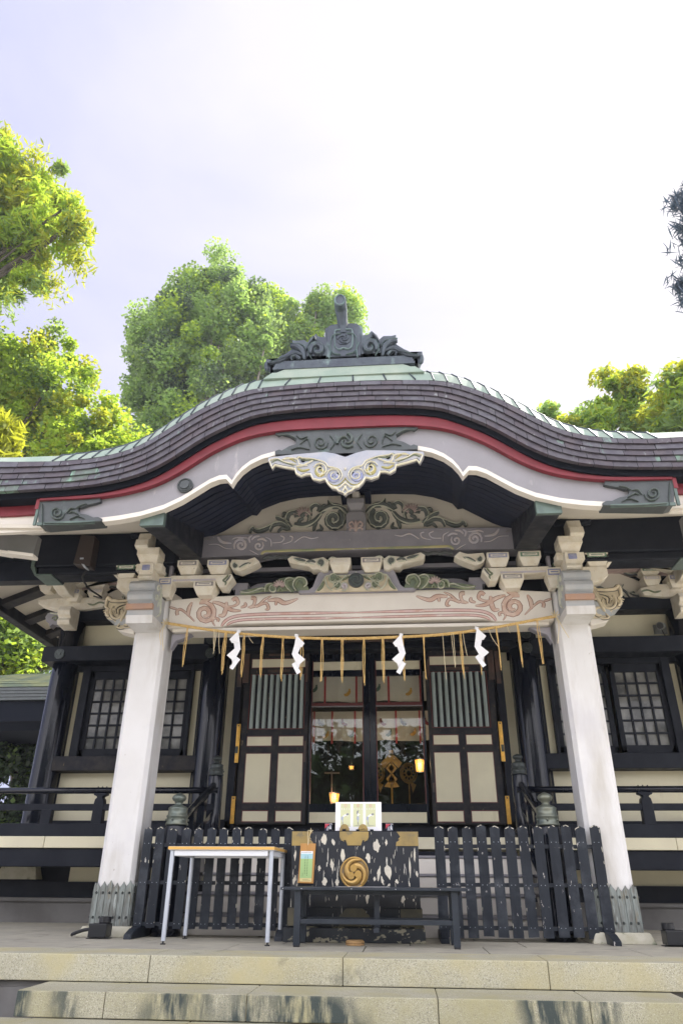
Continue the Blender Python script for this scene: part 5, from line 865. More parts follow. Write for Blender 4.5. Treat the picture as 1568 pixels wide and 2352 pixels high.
# ---- stair with newels and handrails
tops=[.13,.335,.54,.745]; yy_=[8.75,9.1,9.45,9.8]
mb=MB()
for i,(z,y) in enumerate(zip(tops,yy_)):
    zb=FZ if i==0 else tops[i-1]
    mb.box(-1.93,1.93,y,10.05,zb+.002,z-.03,0 if i>0 else 0); mb.box(-1.95,1.95,y-.02,10.05,z-.028,z,1)
mb.box(-1.93,1.93,10.03,10.1,.745,.80,2)
stair=obj('stair',mb,['white_beam','board_grey','black_wood'],shrine,bevel=.006)
def newel(s_):
    for cy,cx,z0,zs,rr,mt_ in((8.6,2.085,FZ,1.01,.128,'bronze_cap'),(10.18,2.075,.95,1.745,.105,'bronze_dark')):
        k=rr/.128; mb=MB(); mb.lathe([(rr*1.25,z0),(rr*1.25,z0+.1),(rr*1.0,z0+.13),(rr*1.0,(z0+zs)/2),(rr*1.03,zs-.12),(rr*.95,zs-.02),(rr*.9,zs)],s_*cx,cy,28)
        nw=obj('newel_post',mb,'lacquer',shrine,smooth=True)
        P=[(.128,.0),(.128,.02),(.118,.03),(.118,.085),(.124,.09),(.124,.105),(.112,.115),(.108,.165),(.112,.175),(.110,.19),(.098,.20),(.07,.213),(.045,.225),(.040,.245),(.048,.252),(.050,.262),(.070,.272),(.082,.295),(.080,.315),(.062,.335),(.03,.35),(.006,.362)]
        mb=MB(); mb.lathe([(a*k,zs+c*(.96 if k==1 else .74)) for a,c in P],s_*cx,cy,28)
        for q in range(6):
            an=q*1.047+.35; mb.tube([(s_*cx+.115*k*math.cos(an),cy+.115*k*math.sin(an),zs+.055),(s_*cx+.135*k*math.cos(an),cy+.135*k*math.sin(an),zs+.055)],[.014*k,.009*k],8)
        obj('newel_cap',mb,mt_,nw,smooth=True)
    mb=MB(); mb.tube([(s_*2.08,8.66,1.02),(s_*2.08,8.8,1.09),(s_*2.075,10.08,1.60)],.045,12); hr=obj('stair_handrail',mb,'lacquer',shrine,smooth=True)
    mb=MB(); mb.prism([(8.66,.78),(10.1,1.31),(10.1,1.23),(8.66,.70)],s_*2.08-.04,s_*2.08+.04,axis='x'); mb.prism([(8.7,.42),(10.12,.99),(10.12,.80),(8.7,-.02)],s_*2.02-.04,s_*2.02+.04,axis='x')
    for y,z in((9.15,.98),(9.6,1.15)): mb.prism([(y-.06,z-.35),(y+.06,z-.31),(y+.06,z+.20),(y+.10,z+.27),(y-.08,z+.2),(y-.05,z+.15)],s_*2.08-.05,s_*2.08+.05,axis='x')
    obj('rail_bar',mb,'lacquer',hr,bevel=.006)
both(newel)

# ================= THINGS HUNG ON OR STANDING IN THE SHRINE
# name plaque under the tie beam
pl=empty('name_plaque',(.03,10.2*K,3.0),'dark carved name plaque half hidden behind the white tie beam','plaque')
mb=MB(); mb.prism([(10.25,3.66),(10.31,3.66),(10.21,4.3),(10.15,4.3)],-.27,.40,axis='x'); obj('plaque_board',mb,'plaque_wood',pl,bevel=.006)
mb=MB(); mb.box(-.17,.30,10.185,10.2,3.80,4.2); obj('blue_field',mb,'plaque_blue',pl)
mb=MB()
for k in range(8): mb.stroke([(-.20+.08*k,3.68),(-.16+.08*k,3.73),(-.13+.08*k,3.68)],10.23,.04,.02,'c')
for x in(-.31,.40): mb.box(x,x+.035,10.15,10.28,3.64,4.3)
mb.box(-.29,.42,10.14,10.26,3.72,3.745)
obj('carved_frame',mb,'plaque_wood',pl)
# straw rope with tassels
RP=[(-2.43,8.34,3.345),(-2.118,8.30,3.28),(-1.85,8.3,3.233),(-1.39,8.3,3.168),(-.90,8.3,3.12),(-.4,8.3,3.092),(0,8.3,3.084),(.4,8.3,3.090),(.9,8.3,3.106),(1.25,8.3,3.135),(1.7,8.3,3.194),(2.16,8.3,3.275),(2.42,8.34,3.33)]
rc=cr(RP,12)
mb=MB()
for ph in(0,2.09,4.19):
    q=[]
    L=0; prev=None
    fine=cr(rc,3)
    for p in fine:
        p=Vector(p)
        if prev: L+=(p-prev).length
        prev=p; a=L*190*.5+ph; q.append((p.x,p.y+.009*math.cos(a),p.z+.009*math.sin(a)))
    mb.tube(q,.011,5)
rope=obj('sacred_straw_rope',mb,'straw'); tag(rope,'twisted straw rope with hanging tassels strung between the two white porch columns','rope')
def ropez(x):
    for a,c in zip(rc[:-1],rc[1:]):
        if a[0]<=x<=c[0]: return a[2]+(c[2]-a[2])*(x-a[0])/(c[0]-a[0])
    return 3.3
tass=[-2.118,-1.62,-1.385,-1.15,-.90,-.665,-.42,-.172,.094,.321,.56,.817,1.258,1.468,1.693,1.947,2.185]
for x in tass:
    mb=MB()
    n=rnd.choice([3,4]); L=.56+rnd.uniform(-.03,.02)
    for j in range(n):
        z0=ropez(x)-.01; dx=(j-(n-1)/2)*.007; p=[]
        w1=rnd.uniform(-.015,.015); LL=L*rnd.uniform(.86,1.0)
        for k in range(7):
            t=k/6; p.append((x+dx*(1-.4*t)+w1*math.sin(t*3.1)+rnd.uniform(-.004,.004)+(x*.004*t),8.285+dx,z0-LL*t))
        mb.tube(cr(p,2),.0045,4)
    obj('straw_tassel',mb,'straw',rope)
mb=MB()
for x,L,sw in ((-1.78,.27,.03),(-1.74,.30,-.02),(-1.71,.29,.03),(-1.76,.25,0),(1.045,.55,.01),(1.15,.42,.02),(1.175,.40,.0),(1.60,.24,.1),(1.29,.3,.03),(-1.34,.12,.07),(1.82,.1,.03)):
    z0=ropez(x); mb.tube(cr([(x,8.285,z0),(x+sw*.3,8.28,z0-L*.5),(x+sw,8.285,z0-L)],4),.0035,4)
for s_ in(-1,1):
    for k in range(5):
        a=k*.9; mb.tube(cr([(s_*2.42,8.34,3.34),(s_*(2.42+.05*math.cos(a)),8.30,3.34+.05*math.sin(a)),(s_*2.42,8.33,3.33)],4),.006,4)
    mb.tube(cr([(s_*2.43,8.32,3.33),(s_*2.47,8.30,3.2),(s_*(2.44+.1*(s_>0)),8.31,3.05)],4),.005,4); mb.tube(cr([(s_*2.42,8.32,3.33),(s_*2.44,8.30,3.2),(s_*2.40,8.31,2.98)],4),.005,4)
obj('loose_strands',mb,'straw_pale',rope)
# folded paper streamers
for n_,(x,lab) in enumerate(((-1.46,'white zigzag paper streamer hanging at the far left end of the straw rope'),(-.735,'white zigzag paper streamer on the rope in front of the left door leaf'),(.545,'white zigzag paper streamer on the rope in front of the right glass door'),(1.455,'white zigzag paper streamer hanging at the far right end of the straw rope'))):
    mb=MB(); z=ropez(x)+.02; W=.115; rs=random.Random(n_+3)
    cx=x; v=[]
    quads=[[(0,0),(18,110),(-50,112),(-72,80)],[(-40,100),(18,105),(32,180),(-15,190)],[(32,180),(-10,165),(-82,230),(-20,285)],[(-50,240),(-5,235),(32,265),(-20,330)],[(32,265),(0,250),(-50,345),(-20,368)]]
    quads=[[(a*.00145,-b_*.00135) for a,b_ in q] for q in quads]
    for i,q in enumerate(quads):
        fl=1 if n_%2==0 else -1
        y=8.25+.012*(i%2); P=[(cx+fl*a,y+.02*math.sin(i*2+j),z+b_) for j,(a,b_) in enumerate(q)]
        P2=[(a,b_+.0015,c) for a,b_,c in P]
        mb.add(P+P2,[(0,1,2,3),(7,6,5,4),(0,1,5,4),(1,2,6,5),(2,3,7,6),(3,0,4,7)])
    mb.tube([(x-.02,8.27,z),(x+.02,8.27,z-.01)],.02,6)
    o=obj('paper_streamer',mb,'paper'); tag(o,lab,'paper streamer','zigzag paper streamers on the straw rope')
# noren curtains inside the doors
def noren(name,lab,x0,x1,z0,z1,y,reds,motifs):
    xs_=[x0+(x1-x0)*i/40 for i in range(41)]; mb=MB()
    yf=lambda x,t: y+.018*math.sin(x*17)*(t)+.01*math.sin(x*41)*t
    v=[];
    for t in(0,.5,1): v+=[(x,yf(x,t),z1+(z0-z1)*t+.01*math.sin(x*7)*t) for x in xs_]
    mb.add(v,[(r_*41+i,r_*41+i+1,(r_+1)*41+i+1,(r_+1)*41+i) for r_ in range(2) for i in range(40)])
    o=obj(name,mb,'noren_cloth',smooth=True); tag(o,lab,'curtain')
    mb=MB()
    for x in reds: mb.box(x-.016,x+.016,y-.03,y-.026,z0-.05,z1)
    q=obj('red_ribbon',mb,'noren_red',o)
    for c,L in motifs.items():
        mb=MB()
        for x,z,fl in L: mb.stroke([(x-fl*.06,z-.04),(x-fl*.02,z-.045),(x+fl*.02,z-.01),(x+fl*.03,z+.035)],y-.027,.05,.003,'l'); mb.stroke([(x+fl*.028,z+.03),(x+fl*.03,z+.055)],y-.027,.03,.003,'l')
        obj('feather_motif',mb,c,o)
noren('upper_noren','white noren curtain with orange feather motifs behind the upper door panes',-.93,.93,3.02,3.50,11.42,[-.70,-.07-.12,.33,.84],{'motif_orange':[(-.33,3.17,1),(.66,3.17,1)],'motif_green':[(-.87,3.24,1),(.155,3.24,1)]})
mb=MB(); mb.tube([(-.95,11.42,3.52),(.95,11.42,3.52)],.015,8)
noren('lower_noren','white noren curtain with small feather motifs hung deeper inside below the upper one',-1.05,1.1,2.56,3.05,12.3,[-.66,-.27,.06,.43,.83,-.97],{'motif_grey':[(-.86,2.87,-1),(-.02,2.87,-1),(.55,2.87,-1)],'motif_red':[(-.46,2.87,-1),(.20,2.87,-1),(.95,2.87,-1)],'motif_green':[(-.31,2.68,1),(.31,2.69,1)],'motif_orange':[(-.76,2.67,1),(.0,2.67,1),(.72,2.70,1)]})
# lanterns and gilded things in the dark room
def lantern(x,y,z0,z1,wd,lab):
    o=empty('paper_lantern',tb((x,y,z0)),lab,'lantern','lit paper lanterns behind the glass doors')
    ll=bpy.data.lights.new('lantern_bulb','POINT'); ll.energy=5 if wd>.1 else 1; ll.color=(1,.72,.42); ll.shadow_soft_size=.06; lo=bpy.data.objects.new('lantern_bulb',ll); COL.objects.link(lo); lo.parent=o; lo.location=(0,-.14,(z1-z0)*.4)
    mb=MB(); mb.lathe([(wd*.36,z0),(wd*.5,z1)],x,y,6); obj('lamp_shade',mb,'lamp_glow',o)
    mb=MB()
    for k in range(6):
        a=k*math.pi/3; mb.tube([(x+wd*.37*math.cos(a),y+wd*.37*math.sin(a),z0),(x+wd*.51*math.cos(a),y+wd*.51*math.sin(a),z1)],.006,4)
    for z,rr in((z0,.37),(z1,.51)): mb.lathe([(wd*rr+.006,z-.008),(wd*rr+.006,z+.008)],x,y,6)
    mb.tube([(x,y,z1),(x,y,z1+.1)],.008,5); obj('lantern_frame',mb,'cord_black',o)
    if z0<1.9:
        mb=MB(); mb.tube([(x,y,z0),(x,y,1.06)],.015,6); obj('lantern_pole',mb,'plaque_wood',o)
lantern(.79,11.9,2.0,2.195,.15,'glowing orange lantern hanging behind the right glass door')
lantern(-.585,12.0,1.555,1.70,.165,'glowing orange lantern standing low behind the left glass door')
lantern(-.42,13.6,2.27,2.34,.09,'tiny glowing lantern seen deep behind the left glass door')
goh=empty('gilded_wand',tb((.33,12.4,1.06)),'golden folded paper wand on a pole behind the right glass door','gilded wand')
mb=MB(); y=12.4
mb.box(.285,.375,y,y+.01,2.36,2.46); mb.prism([(.33,2.42),(.10,2.22),(.18,2.12),(.33,2.26)],y,y+.01); mb.prism([(.33,2.42),(.56,2.22),(.48,2.12),(.33,2.26)],y,y+.01)
for s_ in(-1,1):
    for k in range(2): mb.prism([(.33+s_*.02,2.22-.2*k),(.33+s_*.12,2.12-.2*k),(.33+s_*.02,2.02-.2*k),(.33-s_*.06,2.12-.2*k)],y-.01,y)
    mb.prism([(.33+s_*.04,1.92),(.33+s_*.16,1.78),(.33+s_*.02,1.76)],y-.01,y)
mb.v=[(.33+(x-.33)*.78,y_,2.2+(z-2.2)*.85) for x,y_,z in mb.v]
obj('folded_paper',mb,'gilt',goh)
mb=MB(); mb.tube([(.33,y+.02,1.06),(.33,y+.02,2.4)],.014,6); obj('pole',mb,'gilt',goh)
for x,lab in ((.62,'gilded round altar ornament left of the hanging lantern'),(.06,'gilded round altar ornament behind the centre post')):
    mb=MB(); y=12.9; 
    for rr in(.14,.11,.05): mb.stroke([(x+.25*0+rr*math.cos(a*.3),2.12+rr*1.15*math.sin(a*.3)) for a in range(22)],y,.03,.02,'c')
    for k in range(10): a=k*.63; mb.stroke([(x+.06*math.cos(a),2.12+.07*math.sin(a)),(x+.13*math.cos(a),2.12+.15*math.sin(a))],y,.022,.02,'l')
    mb.box(x-.01,x+.01,y,y+.02,1.06,2.0); mb.prism([(x+.02,1.98),(x+.12,1.93),(x+.06,1.8)],y,y+.02)
    o=obj('altar_ornament',mb,'gilt'); tag(o,lab,'ornament')
mb=MB(); y=11.9; mb.tube([(-.62,y,1.06),(-.62,y,2.02)],.012,6); mb.tube([(-.74,y,2.0),(-.50,y,2.0)],.012,6); mb.tube([(-.66,y,1.7),(-.58,y,1.7)],.01,6)
o=obj('wooden_stand',mb,'plaque_wood'); tag(o,'thin wooden T shaped stand behind the left glass door','stand')
# loudspeaker on the eave beam, security camera
sp_=empty('loudspeaker',tb((-3.6,8.0,4.1)),'brown box loudspeaker fixed to the black eave beam at left','loudspeaker')
mb=MB(); mb.prism([(-3.63,4.055),(-3.40,4.015),(-3.405,4.44),(-3.60,4.47)],8.0,8.17); obj('speaker_box',mb,'box_brown',sp_,bevel=.006)
mb=MB(); mb.box(-3.545,-3.50,7.99,8.0,4.11,4.13); mb.prism([(-3.52,4.05),(-3.48,4.04),(-3.44,3.99),(-3.48,4.0)],8.0,8.1); obj('bracket',mb,'steel',sp_)
mb=MB(); mb.tube(cr([(-3.48,8.1,4.0),(-3.52,8.1,3.9),(-3.50,8.2,3.84),(-3.55,8.4,3.86),(-3.9,9.6,4.2),(-4.5,10.6,4.62)],6),.013,5); mb.tube(cr([(-3.5,8.1,3.92),(-3.40,8.15,3.93),(-3.2,8.2,3.96),(-3.08,8.2,3.98)],5),.004,4); obj('cable',mb,'cord_black',sp_)
sc_=empty('security_camera',tb((4.68,11.2,4.08)),'small grey security camera on the plaster panel at right','security camera')
mb=MB(); mb.box(4.60,4.80,11.2,11.23,3.99,4.14); mb.tube([(4.72,11.2,4.08),(4.70,11.08,4.08)],.03,8); obj('mounting_plate',mb,'camera_grey',sc_,bevel=.004)
mb=MB(); mb.tube([(4.72,11.14,4.10),(4.60,10.92,4.03)],[.05,.06],12); mb.tube([(4.60,10.92,4.03),(4.597,10.915,4.028)],[.052,.052],12,m=1); obj('camera_body',mb,['camera_grey','plastic_black'],sc_,smooth=False)
mb=MB(); mb.tube(cr([(4.68,11.1,4.03),(4.74,11.18,3.96),(4.80,11.2,3.89)],5),.008,5); obj('cable',mb,'cord_black',sc_)
# ================= THINGS ON THE PLATFORM (metres; sx = shift of the fitted frame)
def O(name,mb,mats,parent,**k): return obj(name,mb,mats,parent,b=False,**k)
def picket(name,lab,x0,x1,n,wd,zb,zt,feet,y=6.99):
    o=empty(name,((x0+x1)/2,y,0),lab,'fence','low black picket fences beside the money box')
    for k in range(n):
        x=x0+(x1-x0)*k/(n-1)+rnd.uniform(-.004,.004); h=wd/2; dz=rnd.uniform(-.010,.007); tl=rnd.uniform(-.007,.007)
        mb=MB(); P=[(x-h+tl*0,zb+dz),(x+h,zb+dz+rnd.uniform(-.004,.004)),(x+h+tl,zt-.022+dz),(x+tl,zt+dz),(x-h+tl,zt-.022+dz)]
        mb.prism(P,y,y+.016,0)
        for z in(zt-.14,.435,.11):
            for dx in(-.022,.018): mb.disk(x+dx+rnd.uniform(-.005,.005),z,.0032,y-.002,y,6,1)
        for q in range(rnd.choice([2,3,4])):   # chips along the worn tip and round the screws
            t0=rnd.uniform(-.9,.6); t1=t0+rnd.uniform(.15,.5); zf=lambda t: zt+dz-.022*abs(t)
            mb.stroke([(x+tl+h*t0,zf(t0)-.004),(x+tl+h*(t0+t1)/2,zf((t0+t1)/2)-.005),(x+tl+h*min(1,t1),zf(min(1,t1))-.004)],y-.0005,.006,.001,'l',2)
        for q in range(rnd.choice([1,2,3,5])):
            zz=rnd.choice([zt-.14,.435,.11,zt-.05,zt-.2,.25,.6]); e=rnd.choice([-1,1])*h*.93; ln=rnd.uniform(.008,.035)
            mb.stroke([(x+e,zz+rnd.uniform(-.02,.02)),(x+e*.97,zz+ln*.5),(x+e,zz+ln)],y-.0005,rnd.uniform(.003,.007),.001,'l',2)
        O('slat',mb,['fence_paint','steel','chip_pale'],o,bevel=0)
    for z in(.745,.435,.105):
        mb=MB(); mb.box(x0-.03,x1+.03,y+.018,y+.045,z-.016,z+.016); O('rail',mb,'fence_paint',o,bevel=.002)
    for x in feet:
        mb=MB(); mb.prism([(y-.24,0),(y-.24,.035),(y-.12,.075),(y+.06,.10),(y+.32,.075),(y+.42,.03),(y+.42,0)],x-.035,x+.035,axis='x'); mb.box(x-.03,x+.03,y+.046,y+.10,.06,.75); O('foot',mb,'fence_paint',o,bevel=.004)
picket('picket_fence','low black picket fence left of the money box, behind the white table',-1.979,-.645,12,.081,.072,.900,(-1.97,-.66),y=7.12)
picket('picket_fence','low black picket fence right of the money box, ending at the right white column',.750,2.147,12,.0895,.038,.920,(.745,2.14),y=7.12)
# money box
bx=empty('money_box',(-.01,7.2,0),'black wooden money box with peeling paint, brass plates and a golden swirl crest','offertory box')
bxm=MB(); bxm.box(-.572,.552,6.90,7.55,.255,.85)
mb=MB(); mb.box(-.585,.562,6.885,7.56,.115,.256,0); mb.box(-.578,.556,6.895,7.5,.105,.117,1); mb.box(-.615,.582,6.84,7.6,0,.106,1); O('box_base',mb,['peeling','worn_base'],bx,bevel=.005)
mb=MB(); mb.box(-.56,.54,6.91,7.54,.851,.858)
for k in range(9): mb.box(-.5+.125*k,-.47+.125*k,6.93,7.5,.858,.872)
O('grille_top',mb,'black_wood',bx)
def cusp(mb,x0,x1,z0,z1,side,y,m=0):   # plate with a cusped inner edge
    w_=x1-x0
    if side==0: P=[(x0,z1),(x0,z1-.045),(x0+.012,z1-.07),(x0+.045,z1-.085),(x0+.035,z1-.072),(x0+.055,z1-.07),(x0+.07,z0),(x1-.07,z0),(x1-.055,z1-.07),(x1-.035,z1-.072),(x1-.045,z1-.085),(x1-.012,z1-.07),(x1,z1-.045),(x1,z1)]
    elif side>0: P=[(x0,z1),(x0,z0),(x1,z0),(x1-.005,z0+.03),(x1-.035,z0+.05),(x1-.02,z0+.055),(x1-.04,z0+.075),(x1-.01,z1)]
    else: P=[(x1,z1),(x1,z0),(x0,z0),(x0+.005,z0+.03),(x0+.035,z0+.05),(x0+.02,z0+.055),(x0+.04,z0+.075),(x0+.01,z1)]
    mb.prism(P,y-.006,y,m)
mb=MB(); cusp(mb,-.574,-.38,.735,.851,1,6.90); O('brass_plate',mb,'brass',bx,bevel=.002)
mb=MB(); cusp(mb,.355,.554,.735,.851,-1,6.90); O('brass_plate',mb,'brass',bx,bevel=.002)
mb=MB(); cusp(mb,-.145,.115,.738,.851,0,6.90); O('brass_plate',mb,'brass',bx,bevel=.002)
mb=MB(); mb.prism([(-.145,.118),(.125,.118),(.115,.20),(.09,.215),(.08,.235),(.055,.25),(-.08,.25),(-.10,.235),(-.115,.215),(-.14,.20)],6.880,6.885); mb.box(-.587,-.50,6.879,6.885,.118,.25); mb.box(.38,.564,6.879,6.885,.118,.25); O('dull_plate',mb,'brass_dull',bx)
rp_=random.Random(11)
for cx,cy,w_,h_ in ((518,365,42,100),(581,385,26,60),(650,480,30,120),(880,410,50,105),(822,495,36,90),(948,385,20,50),(955,585,58,120),(895,600,26,110),(915,650,20,70),(575,540,28,100),(490,568,24,45),(527,660,36,60),(613,665,30,55),(322,480,18,90),(322,650,24,80),(863,640,20,36),(960,680,20,26),(1015,658,26,40),(1138,470,16,110),(1103,560,14,150),(1148,605,16,50),(1095,670,12,44),(816,765,26,90),(1050,775,28,60),(611,770,16,40),(1120,780,12,26),(428,850,18,30),(577,840,16,24)):
    X=-.572+(cx-297)*.001295; Z=.85-(cy-308)*.00113; a=w_*.00065; b_=h_*.00057; P=[]; sh=rp_.uniform(-.5,.5)
    for k in range(14):
        t=k/14*2*math.pi; rr=rp_.uniform(.62,1.08)*(1 if k%7 else 1.1); P.append((X+a*rr*math.cos(t)*(1-.35*abs(math.sin(t)))+sh*a*math.sin(t),Z+b_*rr*math.sin(t)))
    bxm.prism(P,6.8985,6.9005,1)
for k in range(70):
    X=rp_.uniform(-.55,.53); Z=rp_.uniform(.30,.83); L=rp_.uniform(.01,.06); bxm.stroke([(X,Z),(X+rp_.uniform(-.004,.004),Z+L*.5),(X+rp_.uniform(-.008,.008),Z+L)],6.9,rp_.uniform(.0015,.004),.0008,'l',1)
O('box_body',bxm,['peeling','chip_pale'],bx)
mb=MB(); CXc,CZc,RC=-.012,.523,.126
mb.disk(CXc,CZc,RC,6.878,6.90,40,0)
mb.stroke([(CXc+(RC-.008)*math.cos(a*.105),CZc+(RC-.008)*math.sin(a*.105)) for a in range(61)],6.879,.018,.014,'c',1)
for k in range(3):
    a0=math.radians(100+120*k); pts=[]
    for i in range(22):
        t=i/21; rr=.036+.072*(t**.75); a=a0-2.75*t*1.0; pts.append((CXc+rr*math.cos(a),CZc+rr*math.sin(a)))
    n=len(pts)
    mb.stroke(pts[::-1],6.878,.062,.026,'t',1)
    mb.disk(pts[0][0],pts[0][1],.030,6.850,6.878,16,1)
O('swirl_crest',mb,['crest_ground','crest_gold'],bx)
# poster with its brass clips
po=empty('bowing_poster',(.02,7.02,.86),'white three panel poster showing how to bow, standing on the money box','poster')
mb=MB(); lean=lambda z:7.03+(z-.86)*.12
def card(mb,x0,x1,z0,z1,e,m): 
    v=[(x0,lean(z0)-e,z0),(x1,lean(z0)-e,z0),(x1,lean(z1)-e,z1),(x0,lean(z1)-e,z1)]
    mb.add(v+[(a,b_+.0015,c) for a,b_,c in v],[(0,1,2,3),(7,6,5,4),(0,1,5,4),(1,2,6,5),(2,3,7,6),(3,0,4,7)],m)
PX0,PX1=-.197,.228
card(mb,PX0,PX1,.86,1.112,0,0); card(mb,PX0+.02,PX1-.035,.861,1.11,.003,1); O('sheet',mb,['poster_white','paper'],po)
mb=MB(); cx3=[]
for k in range(3):
    x0=-.150+.1165*k; card(mb,x0,x0+.092,.900,1.098,.005,0); cx3.append(x0+.046)
O('panel_field',mb,'poster_field',po)
mb=MB(); mk=MB()
def flat(mb,pts,w_,m=0):   # thin painted line on the poster
    q=MB(); q.stroke(pts,0,w_,.0008,'c'); mb.add([(x,lean(z)-.0065-abs(y),z) for x,y,z in q.v],q.f,m)
def figure(cx,bow):
    if bow:
        flat(mb,[(cx-.028,.955),(cx-.024,.938)],.008,1); flat(mb,[(cx-.026,.94),(cx-.025,.922),(cx-.016,.921)],.006,2)
        flat(mb,[(cx-.028,.985),(cx-.030,.972),(cx-.028,.955)],.020,1)
        flat(mb,[(cx-.024,.985),(cx-.006,.996),(cx+.010,.998)],.014,3); flat(mb,[(cx+.008,.992),(cx+.03,.990)],.005,3)
        flat(mb,[(cx+.008,.998),(cx+.018,1.008),(cx+.030,1.002)],.014,2)
    else:
        flat(mb,[(cx,.955),(cx,.938)],.008,1); flat(mb,[(cx-.001,.94),(cx,.922),(cx+.008,.921)],.006,2)
        flat(mb,[(cx-.001,.988),(cx-.002,.972),(cx,.955)],.020,1); flat(mb,[(cx,1.015),(cx,.99)],.015,3); flat(mb,[(cx+.004,1.0),(cx+.02,1.004)],.005,3)
        flat(mb,[(cx-.004,1.035),(cx-.006,1.02),(cx-.006,1.005)],.014,2); flat(mb,[(cx-.002,1.036),(cx+.008,1.034)],.008,2)
for cx,bw in zip(cx3,(1,0,1)):
    mb=MB(); figure(cx,bw); O('figure_drawing',mb,['poster_pink','poster_blue','poster_hair','poster_white'],po)
mb=MB()
for cx in cx3:
    flat(mb,[(cx+.0115*math.cos(a*.5),1.080+.0115*math.sin(a*.5)) for a in range(14)],.003,0)
    for j in range(4):   # four white characters
        x=cx-.034+.0225*j
        flat(mb,[(x-.004,1.054),(x+.004,1.053)],.003,1); flat(mb,[(x+.001,1.060),(x-.001,1.050),(x-.004,1.044)],.003,1); flat(mb,[(x,1.050),(x+.005,1.044)],.0025,1)
    flat(mb,[(cx-.03,.910),(cx+.03,.910)],.003,2)
O('printed_marks',mb,['poster_pink','poster_white','poster_hair'],po)
def text(s,name,size,loc,mat,parent,rot=(R(90),0,0),ext=.0003):
    cu=bpy.data.curves.new(name,'FONT'); cu.body=s; cu.size=size; cu.align_x='CENTER'; cu.align_y='CENTER'; cu.extrude=ext
    t=bpy.data.objects.new('tmp',cu); COL.objects.link(t); dg=bpy.context.evaluated_depsgraph_get(); dg.update()
    me=bpy.data.meshes.new_from_object(t.evaluated_get(dg)); bpy.data.objects.remove(t)
    o=bpy.data.objects.new(name,me); COL.objects.link(o); me.materials.clear(); me.materials.append(MATS[mat]); o.rotation_euler=rot
    o.parent=parent; o.location=Vector(loc)-wloc(parent); return o
for k,cx in enumerate(cx3): text(str(k+1),'numeral',.019,(cx,lean(1.08)-.0075,1.080),'poster_pink',po)
for x in(-.108,.005+.075-.02):
    mb=MB(); mb.prism([(x-.046+0,.852),(x-.044,.88),(x-.03,.905),(x-.012,.917),(x+.012,.917),(x+.03,.905),(x+.044,.88),(x+.046,.852)],6.97,6.985)
    mb.stroke([(x-.02,.87),(x-.01,.885),(x,.875),(x+.01,.888),(x+.02,.87)],6.969,.01,.006,'c'); O('brass_clip',mb,'brass',po,bevel=.003)
for x,lab in((-.262,'small red and navy sticker box left of the poster on the money box'),(.298,'small red and navy sticker box right of the poster on the money box')):
    mb=MB(); mb.box(x-.033,x+.033,7.06,7.10,.86,.925,0); mb.prism([(x-.033,.925),(x+.012,.925),(x-.033,.885)],7.057,7.06,1)
    for j in range(3): mb.stroke([(x-.015+.012*j,.868),(x-.005+.012*j,.905)],7.056,.005,.001,'c',2)
    mb.stroke([(x+.016,.915),(x+.024,.872)],7.056,.008,.001,'c',2); mb.box(x-.034,x+.034,7.058,7.101,.922,.9265,2)
    o=O('sticker_box',mb,['paint_navy','sticker_red','paper'],None,bevel=.003); tag(o,lab,'small box','small boxes beside the poster')
# hanging wooden sign
sg=empty('wooden_sign',(-.425,6.87,.44),'orange wooden tag with a green and blue slip tied to the money box','sign')
mb=MB(); mb.prism([(-.355,.752),(-.490,.752),(-.505,.44),(-.370,.437)],6.868,6.884); mb.prism([(-.378,.437),(-.507,.440),(-.507,.452),(-.378,.450)],6.862,6.868); O('sign_board',mb,'sign_wood',sg,bevel=.002)
mb=MB(); X0=lambda z:-.4855-(.695-z)*.018; X1=lambda z:-.3775-(.695-z)*.034
for z0,z1,m in((.67,.69,3),(.63,.67,1),(.478,.63,0),(.45,.478,2)): mb.prism([(X0(z0),z0),(X1(z0),z0),(X1(z1),z1),(X0(z1),z1)],6.865,6.868,m)
O('paper_slip',mb,['sheet_green','sheet_blue','sheet_yellow','paper'],sg)
mb=MB()
for k,xc in enumerate((-.423,-.443)):
    for j in range(13-k):
        z=.650-.0125*j; x=xc-(.69-z)*.025; mb.box(x-.0032,x+.0032,6.8642,6.8652,z-.0015,z+.0005); mb.box(x-.0032,x+.0032,6.8642,6.8652,z+.002,z+.0035); mb.box(x-.0008,x+.0008,6.864,6.8652,z-.004,z+.005)
for j in range(3): z=.515-.010*j; mb.box(-.468,-.464,6.8642,6.8652,z-.002,z+.003)
for j in range(8): x=-.478+.0115*j; mb.box(x,x+.006,6.8642,6.8652,.678,.682)
for j in range(2): mb.box(-.465,-.415+.02*j,6.8642,6.8652,.468-.008*j,.4695-.008*j)
O('writing',mb,'ink',sg)
mb=MB(); mb.tube(cr([(-.424,6.866,.738),(-.428,6.87,.80),(-.432,6.89,.86)],4),.0025,5); mb.tube(cr([(-.424,6.866,.738),(-.414,6.87,.80),(-.404,6.89,.86)],4),.0025,5)
for a in range(4): mb.tube(cr([(-.404,6.885,.86),(-.404+.02*math.cos(a*1.6),6.88,.86+.02*math.sin(a*1.6)),(-.40,6.885,.85)],4),.002,4)
O('cord',mb,'straw_pale',sg)
